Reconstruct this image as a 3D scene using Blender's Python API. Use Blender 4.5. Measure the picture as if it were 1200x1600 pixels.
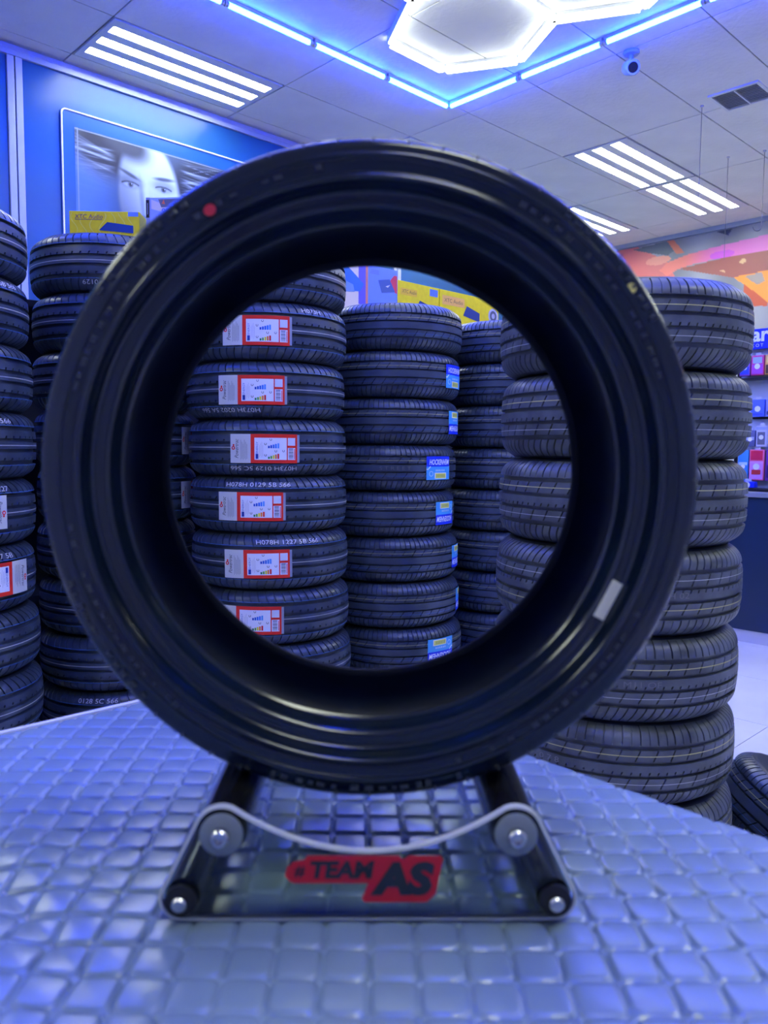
import bpy, bmesh, math, random
import numpy as np
from mathutils import Vector, Matrix

random.seed(7)
for _o in list(bpy.data.objects):
    bpy.data.objects.remove(_o)
S = bpy.context.scene
COL = S.collection
PI = math.pi

# ------------------------------------------------------------------ camera
HC = 1.356                      # camera height above the floor
CEIL = 3.886                    # ceiling height
YAW, PITCH, ROLL = math.radians(46.2), math.radians(4.6), math.radians(0.45)
FPX = 1220.0                    # focal length for a 1600 px high frame
F0 = Vector((math.cos(YAW), math.sin(YAW), 0))
R0 = Vector((math.sin(YAW), -math.cos(YAW), 0))
Z = Vector((0, 0, 1))
FW = F0 * math.cos(PITCH) - Z * math.sin(PITCH)
U0 = F0 * math.sin(PITCH) + Z * math.cos(PITCH)
RT = R0 * math.cos(ROLL) + U0 * math.sin(ROLL)
UP = U0 * math.cos(ROLL) - R0 * math.sin(ROLL)
cd = bpy.data.cameras.new('camera')
cam = bpy.data.objects.new('camera', cd)
COL.objects.link(cam)
m = Matrix((RT, UP, -FW)).transposed().to_4x4()
m.translation = (0, 0, HC)
cam.matrix_world = m
cd.sensor_fit = 'VERTICAL'
cd.sensor_height = 36.0
cd.lens = FPX / 1600.0 * 36.0
cd.clip_start = 0.02
cd.dof.use_dof = True
cd.dof.focus_distance = 3.0
cd.dof.aperture_fstop = 5.4
S.camera = cam

# ------------------------------------------------------------------ world, exposure
w = bpy.data.worlds.new('world')
S.world = w
w.use_nodes = True
w.node_tree.nodes['Background'].inputs[0].default_value = (0.5, 0.6, 0.9, 1)
w.node_tree.nodes['Background'].inputs[1].default_value = 0.05
S.view_settings.view_transform = 'Standard'
S.view_settings.look = 'None'
S.view_settings.gamma = 1.0
S.view_settings.use_curve_mapping = False
S.view_settings.exposure = 1.65
S.cycles.use_denoising = True
S.cycles.max_bounces = 8
S.cycles.diffuse_bounces = 4
S.cycles.transparent_max_bounces = 12
S.cycles.caustics_reflective = False
S.cycles.caustics_refractive = False
S.cycles.sample_clamp_indirect = 6.0
WHITE_TUBE = 3.8                # strengths of the room's lamps
BLUE_TUBE = 2.5
FLUO = 11.0

# ------------------------------------------------------------------ materials
MATS = {}
def lin(c):
    return tuple(((x / 255.0) / 12.92 if x <= 10 else (((x / 255.0) + 0.055) / 1.055) ** 2.4) for x in c)

def mat(name, col, rough=0.5, metal=0.0, spec=0.5, emit=None, estr=0.0, noise=None, bump=None, coat=0.0):
    """noise=(scale, amount) mottles the colour, bump=(scale, strength, distance) adds fine relief"""
    if name in MATS:
        return MATS[name]
    mt = bpy.data.materials.new(name)
    mt.use_nodes = True
    nt = mt.node_tree
    b = nt.nodes['Principled BSDF']
    b.inputs['Base Color'].default_value = (*col, 1)
    b.inputs['Roughness'].default_value = rough
    b.inputs['Metallic'].default_value = metal
    b.inputs['Specular IOR Level'].default_value = spec
    b.inputs['Coat Weight'].default_value = coat
    if emit:
        b.inputs['Emission Color'].default_value = (*emit, 1)
        b.inputs['Emission Strength'].default_value = estr
    if noise or bump:
        tc = nt.nodes.new('ShaderNodeTexCoord')
    if noise:
        n = nt.nodes.new('ShaderNodeTexNoise')
        n.inputs['Scale'].default_value = noise[0]
        n.inputs['Detail'].default_value = 6
        nt.links.new(tc.outputs['Object'], n.inputs['Vector'])
        r = nt.nodes.new('ShaderNodeValToRGB')
        a = noise[1]
        r.color_ramp.elements[0].position = 0.3
        r.color_ramp.elements[1].position = 0.7
        r.color_ramp.elements[0].color = (*[max(0, c * (1 - a)) for c in col], 1)
        r.color_ramp.elements[1].color = (*[min(1, c * (1 + a)) for c in col], 1)
        nt.links.new(n.outputs['Fac'], r.inputs['Fac'])
        nt.links.new(r.outputs['Color'], b.inputs['Base Color'])
    if bump:
        n2 = nt.nodes.new('ShaderNodeTexNoise')
        n2.inputs['Scale'].default_value = bump[0]
        n2.inputs['Detail'].default_value = 4
        nt.links.new(tc.outputs['Object'], n2.inputs['Vector'])
        bp = nt.nodes.new('ShaderNodeBump')
        bp.inputs['Strength'].default_value = bump[1]
        bp.inputs['Distance'].default_value = bump[2]
        nt.links.new(n2.outputs['Fac'], bp.inputs['Height'])
        nt.links.new(bp.outputs['Normal'], b.inputs['Normal'])
    MATS[name] = mt
    return mt

def print_mat(name, rough=0.45, spec=0.4, coat=0.0):
    """flat print: the inks are stored per face corner"""
    if name in MATS:
        return MATS[name]
    mt = bpy.data.materials.new(name)
    mt.use_nodes = True
    nt = mt.node_tree
    b = nt.nodes['Principled BSDF']
    a = nt.nodes.new('ShaderNodeAttribute')
    a.attribute_name = 'Col'
    nt.links.new(a.outputs['Color'], b.inputs['Base Color'])
    b.inputs['Roughness'].default_value = rough
    b.inputs['Specular IOR Level'].default_value = spec
    b.inputs['Coat Weight'].default_value = coat
    MATS[name] = mt
    return mt

PRINT = print_mat('print_ink')
RUBBER = mat('tyre_rubber', (0.036, 0.052, 0.080), 0.36, spec=0.6, noise=(9, 0.5), bump=(160, 0.15, 0.001))
RUBBER_GREY = mat('dusty_rubber', (0.082, 0.094, 0.102), 0.42, spec=0.5, noise=(11, 0.5), bump=(160, 0.15, 0.001))
SIDE = mat('sidewall_rubber', (0.012, 0.016, 0.024), 0.42, spec=0.5, noise=(14, 0.3), bump=(60, 0.1, 0.001))
SIDE_D = mat('display_sidewall_rubber', (0.004, 0.010, 0.022), 0.15, spec=0.6, noise=(16, 0.3), bump=(45, 0.08, 0.001))
LINER = mat('inner_liner_rubber', (0.008, 0.016, 0.040), 0.5, spec=0.4, noise=(20, 0.3))
BEAD = mat('bead_rubber', (0.003, 0.006, 0.014), 0.55, spec=0.25)
STRIPE_W = mat('white_tread_line', (0.6, 0.6, 0.55), 0.6)
STRIPE_B = mat('blue_tread_line', (0.05, 0.18, 0.5), 0.6)
STRIPE_Y = mat('yellow_tread_line', (0.55, 0.5, 0.2), 0.6)
CODE = mat('white_stamp_ink', (0.62, 0.62, 0.62), 0.6)
CODE2 = mat('faint_stamp_ink', (0.17, 0.17, 0.17), 0.6)
TILE = mat('ceiling_tile', (0.72, 0.71, 0.69), 0.75, spec=0.2, noise=(3, 0.05), bump=(26, 0.6, 0.006))
GRID = mat('ceiling_grid', (0.30, 0.31, 0.34), 0.5)
WALLW = mat('painted_wall', (0.55, 0.56, 0.6), 0.6, noise=(2, 0.06))
PANEL = mat('glossy_wall_panel', (0.016, 0.095, 0.25), 0.28, spec=0.32, noise=(1.2, 0.12))
ALU = mat('aluminium_trim', (0.38, 0.42, 0.5), 0.5, metal=0.3)
FLOORM = mat('floor_tile', (0.74, 0.74, 0.75), 0.16, spec=0.5, noise=(2.5, 0.05))
JOINT = mat('floor_joint', (0.35, 0.35, 0.37), 0.7)
WHITE_L = mat('white_led', (1, 1, 1), 0.4, emit=(0.90, 1.0, 0.94), estr=WHITE_TUBE)
BLUE_L = mat('blue_led', (1, 1, 1), 0.4, emit=(0.10, 0.95, 24.0), estr=BLUE_TUBE)
FLUO_L = mat('fluorescent_tube', (1, 1, 1), 0.4, emit=(0.93, 1.0, 0.84), estr=FLUO)
FIXT = mat('fixture_enamel', (0.62, 0.63, 0.66), 0.4, noise=(4, 0.05))
REFL = mat('lamp_reflector', (0.85, 0.85, 0.8), 0.25, metal=0.3)
BLACKP = mat('black_plastic', (0.012, 0.012, 0.014), 0.35)
BLACKM = mat('black_lacquer', (0.008, 0.008, 0.009), 0.18, spec=0.6)
STEEL = mat('bolt_steel', (0.62, 0.62, 0.6), 0.25, metal=1.0)
NYLON = mat('washer_acrylic', (0.24, 0.27, 0.27), 0.12, spec=0.7)
RED = mat('red_vinyl', (0.75, 0.012, 0.03), 0.35)
DARKV = mat('dark_vinyl', (0.02, 0.025, 0.03), 0.35)
VINYL = mat('quilted_vinyl', (0.185, 0.255, 0.325), 0.26, spec=0.62, noise=(5, 0.12), bump=(320, 0.08, 0.0006))
TABLEM = mat('table_laminate', (0.30, 0.31, 0.33), 0.4, noise=(3, 0.08))
NAVY = mat('counter_navy', (0.012, 0.03, 0.07), 0.35, noise=(2, 0.1))
COUNTER = mat('counter_top_grey', (0.25, 0.27, 0.3), 0.3)
KICK = mat('counter_plinth', (0.6, 0.6, 0.62), 0.4)
WOODM = mat('shelf_laminate', (0.02, 0.025, 0.035), 0.5, noise=(3, 0.1))
WIRE = mat('hanging_wire', (0.12, 0.12, 0.14), 0.4, metal=0.5)
YPAINT = mat('yellow_paint_mark', (0.7, 0.6, 0.18), 0.6)
RPAINT = mat('red_paint_mark', (0.6, 0.02, 0.05), 0.6)
TAG = mat('cream_tag', (0.78, 0.75, 0.58), 0.5)
CAMW = mat('camera_shell', (0.35, 0.42, 0.6), 0.35)
LENS = mat('camera_lens', (0.01, 0.012, 0.02), 0.08)

def acrylic():
    mt = bpy.data.materials.new('clear_acrylic')
    mt.use_nodes = True
    nt = mt.node_tree
    for n in list(nt.nodes):
        nt.nodes.remove(n)
    out = nt.nodes.new('ShaderNodeOutputMaterial')
    mix = nt.nodes.new('ShaderNodeMixShader')
    fr = nt.nodes.new('ShaderNodeFresnel')
    fr.inputs['IOR'].default_value = 1.45
    tr = nt.nodes.new('ShaderNodeBsdfTransparent')
    tr.inputs['Color'].default_value = (0.80, 0.86, 0.86, 1)
    gl = nt.nodes.new('ShaderNodeBsdfGlossy')
    gl.inputs['Roughness'].default_value = 0.04
    nt.links.new(fr.outputs[0], mix.inputs[0])
    nt.links.new(tr.outputs[0], mix.inputs[1])
    nt.links.new(gl.outputs[0], mix.inputs[2])
    nt.links.new(mix.outputs[0], out.inputs[0])
    return mt
ACRYL = acrylic()
ACRYL_EDGE = mat('acrylic_edge_shine', (0.72, 0.74, 0.70), 0.2, spec=0.7)  # opaque pale colour stands for light gathered in the plate edge

# ------------------------------------------------------------------ helpers
def link(o, parent=None):
    COL.objects.link(o)
    if parent is not None:
        o.parent = parent
    return o

def thing(name, label, cat, loc=(0, 0, 0), rz=0.0, group=None, rot=None):
    o = bpy.data.objects.new(name, None)
    o.empty_display_size = 0.05
    COL.objects.link(o)
    o.location = loc
    o.rotation_euler = rot if rot else (0, 0, rz)
    o['label'] = label
    o['category'] = cat
    if group:
        o['group'] = group
    return o

def tag(o, label, cat, group=None):
    o['label'] = label
    o['category'] = cat
    if group:
        o['group'] = group
    return o

def obj(name, me, mt=None, parent=None, loc=None, rot=None):
    o = bpy.data.objects.new(name, me)
    if mt is not None and not me.materials:
        for q in (mt if isinstance(mt, (list, tuple)) else [mt]):
            me.materials.append(q)
    link(o, parent)
    if loc is not None:
        o.location = loc
    if rot is not None:
        o.rotation_euler = rot
    return o

def mesh(name, v, f, smooth=None):
    me = bpy.data.meshes.new(name)
    me.from_pydata([tuple(p) for p in v], [], f)
    me.update()
    if smooth is not None:
        me.polygons.foreach_set('use_smooth', [True] * len(me.polygons))
        me.set_sharp_from_angle(angle=math.radians(smooth))
    return me

class MB:
    """collects simple solids into one mesh"""
    def __init__(self):
        self.v, self.f = [], []
    def box(self, x0, x1, y0, y1, z0, z1, bev=0.0):
        n = len(self.v)
        if bev <= 0:
            self.v += [(x0, y0, z0), (x1, y0, z0), (x1, y1, z0), (x0, y1, z0), (x0, y0, z1), (x1, y0, z1), (x1, y1, z1), (x0, y1, z1)]
            self.f += [tuple(n + i for i in q) for q in ((3, 2, 1, 0), (4, 5, 6, 7), (0, 1, 5, 4), (1, 2, 6, 5), (2, 3, 7, 6), (3, 0, 4, 7))]
        else:
            bm = bmesh.new()
            bmesh.ops.create_cube(bm, size=1)
            for q in bm.verts:
                q.co = ((x0 + x1) / 2 + q.co.x * (x1 - x0), (y0 + y1) / 2 + q.co.y * (y1 - y0), (z0 + z1) / 2 + q.co.z * (z1 - z0))
            bmesh.ops.bevel(bm, geom=list(bm.edges), offset=bev, segments=2, affect='EDGES', profile=0.6)
            bm.verts.index_update()
            self.v += [tuple(q.co) for q in bm.verts]
            self.f += [tuple(n + q.index for q in fc.verts) for fc in bm.faces]
            bm.free()
        return self
    def tube(self, pts, r, seg=10, cap=True):
        pts = [Vector(p) for p in pts]
        n0 = len(self.v)
        k = len(pts)
        up = None
        for i, p in enumerate(pts):
            d = (pts[min(i + 1, k - 1)] - pts[max(i - 1, 0)]).normalized()
            if up is None:
                up = Vector((0, 0, 1)) if abs(d.z) < 0.9 else Vector((1, 0, 0))
            a = d.cross(up).normalized()
            b = a.cross(d).normalized()
            up = b
            rr = r[i] if isinstance(r, (list, tuple)) else r
            for j in range(seg):
                t = 2 * PI * j / seg
                self.v.append(tuple(p + a * math.cos(t) * rr + b * math.sin(t) * rr))
        for i in range(k - 1):
            for j in range(seg):
                a0 = n0 + i * seg + j
                a1 = n0 + i * seg + (j + 1) % seg
                self.f.append((a0, a0 + seg, a1 + seg, a1))
        if cap:
            self.f.append(tuple(n0 + j for j in range(seg)))
            self.f.append(tuple(n0 + (k - 1) * seg + j for j in reversed(range(seg))))
        return self
    def lathe(self, prof, seg=32, axis='z', org=(0, 0, 0)):
        """prof = [(r, h)...]; revolved about the axis"""
        n0 = len(self.v)
        for r, h in prof:
            for j in range(seg):
                t = 2 * PI * j / seg
                a, b = r * math.cos(t), r * math.sin(t)
                p = {'z': (a, b, h), 'y': (a, h, b), 'x': (h, a, b)}[axis]
                self.v.append((p[0] + org[0], p[1] + org[1], p[2] + org[2]))
        for i in range(len(prof) - 1):
            for j in range(seg):
                a0 = n0 + i * seg + j
                a1 = n0 + i * seg + (j + 1) % seg
                self.f.append((a0, a1, a1 + seg, a0 + seg) if axis != 'y' else (a0, a0 + seg, a1 + seg, a1))
        return self
    def prism(self, pts, d0, d1, axis='y'):
        """pts = outline (a, b) extruded along the axis from d0 to d1"""
        n0 = len(self.v)
        k = len(pts)
        for d in (d0, d1):
            for a, b in pts:
                self.v.append({'y': (a, d, b), 'z': (a, b, d), 'x': (d, a, b)}[axis])
        self.f.append(tuple(n0 + i for i in range(k)))
        self.f.append(tuple(n0 + k + i for i in reversed(range(k))))
        for i in range(k):
            j = (i + 1) % k
            self.f.append((n0 + i, n0 + k + i, n0 + k + j, n0 + j))
        return self
    def me(self, name, smooth=None):
        return mesh(name, self.v, self.f, smooth)
    def build(self, name, mt, parent=None, loc=None, rot=None, smooth=None):
        return obj(name, self.me(name, smooth), mt, parent, loc, rot)

_TXT = {}
def text2d(s, bold=0.0, shear=0.0):
    """outline font turned into flat triangles, cap height about 0.7"""
    key = (s, bold, shear)
    if key in _TXT:
        return _TXT[key]
    c = bpy.data.curves.new('t', 'FONT')
    c.body = s
    c.offset = bold
    c.shear = shear
    c.resolution_u = 3
    o = bpy.data.objects.new('t', c)
    COL.objects.link(o)
    dg = bpy.context.evaluated_depsgraph_get()
    me = bpy.data.meshes.new_from_object(o.evaluated_get(dg))
    v = [(q.co.x, q.co.y) for q in me.vertices]
    f = [tuple(p.vertices) for p in me.polygons]
    bpy.data.objects.remove(o)
    bpy.data.curves.remove(c)
    bpy.data.meshes.remove(me)
    _TXT[key] = (v, f)
    return v, f

class Print:
    """flat inks on a surface: mp(u, v, h) gives the place of print coordinate (u, v) at height h above it"""
    def __init__(self, mp, step=0.02, lift=0.0004):
        self.mp, self.step, self.lift = mp, step, lift
        self.v, self.f, self.c = [], [], []
    def rect(self, u0, v0, u1, v1, col, layer=1):
        nu = max(1, int(abs(u1 - u0) / self.step + 0.5))
        nv = max(1, int(abs(v1 - v0) / self.step + 0.5))
        n0 = len(self.v)
        for j in range(nv + 1):
            for i in range(nu + 1):
                self.v.append(self.mp(u0 + (u1 - u0) * i / nu, v0 + (v1 - v0) * j / nv, layer * self.lift))
        for j in range(nv):
            for i in range(nu):
                a = n0 + j * (nu + 1) + i
                self.f.append((a, a + 1, a + nu + 2, a + nu + 1))
                self.c.append(col)
        return self
    def poly(self, pts, col, layer=1):
        n0 = len(self.v)
        for u, v in pts:
            self.v.append(self.mp(u, v, layer * self.lift))
        self.f.append(tuple(range(n0, n0 + len(pts))))
        self.c.append(col)
        return self
    def disc(self, u, v, r, col, layer=1, seg=16, r0=0.0):
        if r0 <= 0:
            return self.poly([(u + r * math.cos(2 * PI * i / seg), v + r * math.sin(2 * PI * i / seg)) for i in range(seg)], col, layer)
        for i in range(seg):
            a, b = 2 * PI * i / seg, 2 * PI * (i + 1) / seg
            self.poly([(u + r0 * math.cos(a), v + r0 * math.sin(a)), (u + r * math.cos(a), v + r * math.sin(a)),
                       (u + r * math.cos(b), v + r * math.sin(b)), (u + r0 * math.cos(b), v + r0 * math.sin(b))], col, layer)
        return self
    def text(self, s, u, v, h, col, layer=2, rot=0.0, width=None, bold=0.0, shear=0.0, center=True):
        tv, tf = text2d(s, bold, shear)
        if not tv:
            return self
        x0, x1 = min(p[0] for p in tv), max(p[0] for p in tv)
        y0, y1 = min(p[1] for p in tv), max(p[1] for p in tv)
        sy = h / (y1 - y0)
        sx = width / (x1 - x0) if width else sy
        cx, cy = ((x0 + x1) / 2, (y0 + y1) / 2) if center else (x0, y0)
        cr, sr = math.cos(rot), math.sin(rot)
        n0 = len(self.v)
        for x, y in tv:
            a, b = (x - cx) * sx, (y - cy) * sy
            self.v.append(self.mp(u + a * cr - b * sr, v + a * sr + b * cr, layer * self.lift))
        for q in tf:
            self.f.append(tuple(n0 + i for i in q))
            self.c.append(col)
        return self
    def me(self, name):
        me = bpy.data.meshes.new(name)
        me.from_pydata([tuple(p) for p in self.v], [], self.f)
        at = me.color_attributes.new('Col', 'FLOAT_COLOR', 'CORNER')
        buf = []
        for p, c in zip(me.polygons, self.c):
            buf += [c[0], c[1], c[2], 1.0] * p.loop_total
        at.data.foreach_set('color', buf)
        me.update()
        return me
    def build(self, name, parent=None, mt=None, loc=None, rot=None):
        return obj(name, self.me(name), mt or PRINT, parent, loc, rot)

def raster(name, mp, u0, u1, v0, v1, nu, nv, colfn, mt, parent=None):
    """a finely divided flat print; colfn(U, V) -> (r, g, b) arrays"""
    u = np.linspace(u0, u1, nu + 1)
    v = np.linspace(v0, v1, nv + 1)
    Ug, Vg = np.meshgrid(u, v)
    verts = [mp(a, b, 0) for a, b in zip(Ug.ravel(), Vg.ravel())]
    faces = []
    for j in range(nv):
        for i in range(nu):
            a = j * (nu + 1) + i
            faces.append((a, a + 1, a + nu + 2, a + nu + 1))
    me = bpy.data.meshes.new(name)
    me.from_pydata(verts, [], faces)
    r, g, b = colfn(Ug.ravel(), Vg.ravel())
    at = me.color_attributes.new('Col', 'FLOAT_COLOR', 'POINT')
    buf = np.stack([r, g, b, np.ones_like(r)], 1).ravel().astype(np.float32)
    at.data.foreach_set('color', np.clip(buf, 0, 1))
    me.update()
    return obj(name, me, mt, parent)

def structure(o):
    o['kind'] = 'structure'
    return o

def sm(a, b, x):
    t = np.clip((x - a) / (b - a), 0, 1)
    return t * t * (3 - 2 * t)

# ------------------------------------------------------------------ the room
XL, XR, YB, YW = -3.2, 8.93, -4.2, 5.36
floor = structure(MB().box(XL, XR, YB, YW, -0.12, -0.006).build('floor', JOINT))
fw, fh = 0.8, 0.8
ftile = MB().box(0.002, fw - 0.002, 0.002, fh - 0.002, -0.006, 0.0, 0.0).me('floor_tile')
ftile.materials.append(FLOORM)
y = YB
while y < YW - 0.05:
    x = XL
    while x < XR - 0.05:
        o = obj('floor_tile', ftile, None, floor, (x, y, 0))
        o.scale = (min(1, (XR - x) / fw), min(1, (YW - y) / fh), 1)
        x += fw
    y += fh

ceiling = structure(MB().box(XL, XR, YB, YW, CEIL + 0.012, CEIL + 0.13).build('ceiling', GRID))
TU, TV = 1.25, 0.615
UX = [2.17 + TU * k for k in range(-5, 7)]
VY = [2.755 + TV * k for k in range(-12, 6)]
FIX = [(2.17, 4.60), (4.67, 4.60), (7.17, 4.60), (5.92, 3.37), (7.17, 3.37), (5.92, 0.91), (7.17, 0.91), (-0.33, 4.60), (-0.33, -0.935), (2.17, -0.935), (4.67, -0.935), (-2.83, 2.14)]  # entries after the far pair are unseen lamps, added to light the room
def near(p, q):
    return abs(p[0] - q[0]) < 0.1 and abs(p[1] - q[1]) < 0.1
ctile = MB().box(0.004, TU - 0.004, 0.004, TV - 0.004, 0.0, 0.012, 0.003).me('ceiling_tile')
ctile.materials.append(TILE)
for vx in VY:
    for ux in UX:
        if any(near((ux, vx), q) for q in FIX):
            continue
        x0, x1 = max(ux, XL), min(ux + TU, XR)
        y0, y1 = max(vx, YB), min(vx + TV, YW)
        if x1 - x0 < 0.05 or y1 - y0 < 0.02:
            continue
        o = obj('ceiling_tile', ctile, None, ceiling, (x0, y0, CEIL))
        o.scale = ((x1 - x0) / TU, (y1 - y0) / TV, 1)

wall_l = structure(MB().box(XL, XR, YW, YW + 0.15, 0, CEIL + 0.012).build('wall_left', WALLW))
wall_f = structure(MB().box(XR, XR + 0.15, YB, YW, 0, CEIL + 0.012).build('wall_far', WALLW))
structure(MB().box(XL - 0.15, XL, YB, YW, 0, CEIL + 0.012).build('wall_back', WALLW))
structure(MB().box(XL, XR, YB - 0.15, YB, 0, CEIL + 0.012).build('wall_right', WALLW))
structure(MB().box(XR - 0.03, XR, YB, YW, CEIL - 0.05, CEIL).build('trim_1', ALU))

# glossy panels of the left wall, between aluminium trims
PTOP = 3.80
for x0, x1 in ((-1.4, 1.80), (1.90, 5.2), (5.3, 8.6)):
    MB().box(x0, x1, YW - 0.03, YW, 0.1, PTOP, 0.003).build('wall_panel', PANEL, wall_l)
for x0 in (1.80, 5.2):
    MB().box(x0 + 0.004, x0 + 0.046, YW - 0.045, YW, 0.1, PTOP, 0.003).build('vertical_trim', ALU, wall_l)
    MB().box(x0 + 0.054, x0 + 0.096, YW - 0.045, YW, 0.1, PTOP, 0.003).build('vertical_trim', ALU, wall_l)
MB().box(-1.4, 8.6, YW - 0.05, YW, PTOP, PTOP + 0.035, 0.003).build('top_trim', ALU, wall_l)

# ------------------------------------------------------------------ large portrait poster on the panel
poster = thing('portrait_poster', 'large poster of a woman with windblown dark hair on the blue wall', 'poster', (0, YW - 0.031, 0))
MB().box(2.138, 3.967, -0.012, 0.0, 2.323, 3.569, 0.002).build('board', PANEL, poster)

def rounded_rect(x0, x1, z0, z1, r, n=6):
    pts = []
    for cx, cz, a0 in ((x1 - r, z0 + r, -PI / 2), (x1 - r, z1 - r, 0), (x0 + r, z1 - r, PI / 2), (x0 + r, z0 + r, PI)):
        for i in range(n + 1):
            a = a0 + PI / 2 * i / n
            pts.append((cx + r * math.cos(a), cz + r * math.sin(a)))
    return pts
fr = rounded_rect(2.135, 3.97, 2.32, 3.572, 0.03)
MB().tube([(a, -0.016, b) for a, b in fr] + [(fr[0][0], -0.016, fr[0][1])], 0.006, 6).build('frame_line', mat('pale_frame_line', (0.75, 0.76, 0.78), 0.4), poster, smooth=50)

def face_col(u, v):
    """u along the wall, v height: a woman's face, hair blown to both sides"""
    rng = np.random.RandomState(3)
    def ell(cx, cz, rx, rz, soft=0.25, ang=0.0):
        c, s = math.cos(ang), math.sin(ang)
        dx, dz = u - cx, v - cz
        a, b = (dx * c + dz * s) / rx, (-dx * s + dz * c) / rz
        return 1 - sm(1 - soft, 1 + soft, np.sqrt(a * a + b * b))
    base = 0.20 + 0.16 * sm(2.5, 2.2, u) + 0.10 * sm(3.0, 2.6, v)
    lum = base.copy()
    # hair mass and strands
    hair = np.maximum(ell(2.50, 3.42, 0.34, 0.22, 0.45), ell(3.25, 3.20, 0.40, 0.36, 0.45))
    lum = lum * (1 - hair) + 0.035 * hair
    for side, cx, cz in ((-1, 2.52, 3.33), (1, 2.98, 3.30)):
        for k in range(46):
            a = rng.uniform(-0.5, 0.75) if side > 0 else rng.uniform(-0.3, 0.55)
            z0 = cz + rng.uniform(-0.28, 0.15)
            curve = rng.uniform(-0.6, 0.6)
            t = (u - cx) * side
            zc = z0 + np.sin(t * (3 + curve * 3) + k) * 0.03 + a * t * 0.45
            wdt = rng.uniform(0.002, 0.006)
            on = np.exp(-((v - zc) / wdt) ** 2) * sm(0.0, 0.1, t) * sm(0.62, 0.3, t)
            lum = lum + on * rng.uniform(0.06, 0.26) * np.maximum(hair, 0.25)
    # face
    face = ell(2.755, 3.12, 0.235, 0.42, 0.10, 0.06)
    shade = 0.34 + 0.50 * sm(2.50, 2.80, u + 0.25 * (v - 3.1))
    shade = shade * (0.80 + 0.2 * sm(2.95, 3.35, v))
    lum = lum * (1 - face) + shade * face
    ear = ell(2.995, 3.12, 0.03, 0.075, 0.3)
    lum = lum * (1 - ear) + 0.62 * ear
    hl = ell(2.555, 3.50, 0.22, 0.12, 0.35, -0.5)
    lum = lum * (1 - hl) + 0.08 * hl
    # brows, eyes
    for cx, cz, an in ((2.60, 3.262, -0.32), (2.868, 3.285, 0.10)):
        b = ell(cx, cz, 0.078, 0.013, 0.5, an)
        lum = lum * (1 - b * 0.85) + 0.06 * b * 0.85
    for cx, cz in ((2.61, 3.193), (2.862, 3.212)):
        soc = ell(cx, cz + 0.022, 0.085, 0.042, 0.6)
        lum = lum * (1 - 0.45 * soc)
        e = ell(cx, cz, 0.050, 0.019, 0.25)
        lum = lum * (1 - e) + 0.50 * e
        lid = np.exp(-((v - (cz + 0.018 - 3.5 * (u - cx) ** 2)) / 0.006) ** 2) * (np.abs(u - cx) < 0.065)
        lum = lum * (1 - 0.9 * lid)
        ir = ell(cx, cz, 0.020, 0.020, 0.25)
        lum = lum * (1 - ir) + 0.16 * ir
        pu = ell(cx, cz, 0.009, 0.009, 0.3)
        lum = lum * (1 - pu)
        lum = lum + 0.6 * ell(cx + 0.008, cz + 0.007, 0.004, 0.004, 0.4)
    # nose and mouth
    ns = ell(2.695, 3.10, 0.016, 0.13, 0.8, 0.10)
    lum = lum * (1 - 0.38 * ns * face)
    lum = lum + 0.14 * ell(2.735, 3.08, 0.018, 0.13, 0.8, 0.06) * face
    lum = lum * (1 - 0.5 * ell(2.74, 2.985, 0.055, 0.016, 0.6))
    lum = lum * (1 - 0.55 * ell(2.745, 2.87, 0.085, 0.026, 0.4))
    lum = lum * (1 - 0.6 * np.exp(-((v - 2.872) / 0.004) ** 2) * (np.abs(u - 2.745) < 0.08))
    edge = (np.abs(u - 2.238) < 0.004) | (np.abs(v - 3.468) < 0.004)
    lum = np.where(edge, 0.45, lum)
    # dark corner wedge at the upper right
    wd = sm(3.25, 3.45, u) * sm(3.30, 3.42, v + 0.0 * u)
    lum = lum * (1 - 0.75 * wd)
    lum = np.clip(lum * 0.62, 0.008, 0.9)
    mk_ = np.clip(np.maximum(np.maximum(face, hair), np.maximum(ear, hl)) + 0.15, 0, 1)
    bg = 0.6 + 0.9 * sm(2.6, 2.25, u) + 0.5 * sm(3.1, 2.6, v)
    mk_ = np.where(edge, 1.0, mk_)
    return (lum * 0.72 * mk_ + 0.035 * bg * (1 - mk_), lum * 0.90 * mk_ + 0.10 * bg * (1 - mk_), np.clip(lum * 1.08, 0, 1) * mk_ + 0.24 * bg * (1 - mk_))
raster('portrait_print', lambda a, b, h: (a, -0.0135 - h, b), 2.22, 3.85, 2.38, 3.475, 250, 170, face_col, print_mat('poster_print', 0.5, 0.3), poster)

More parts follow.
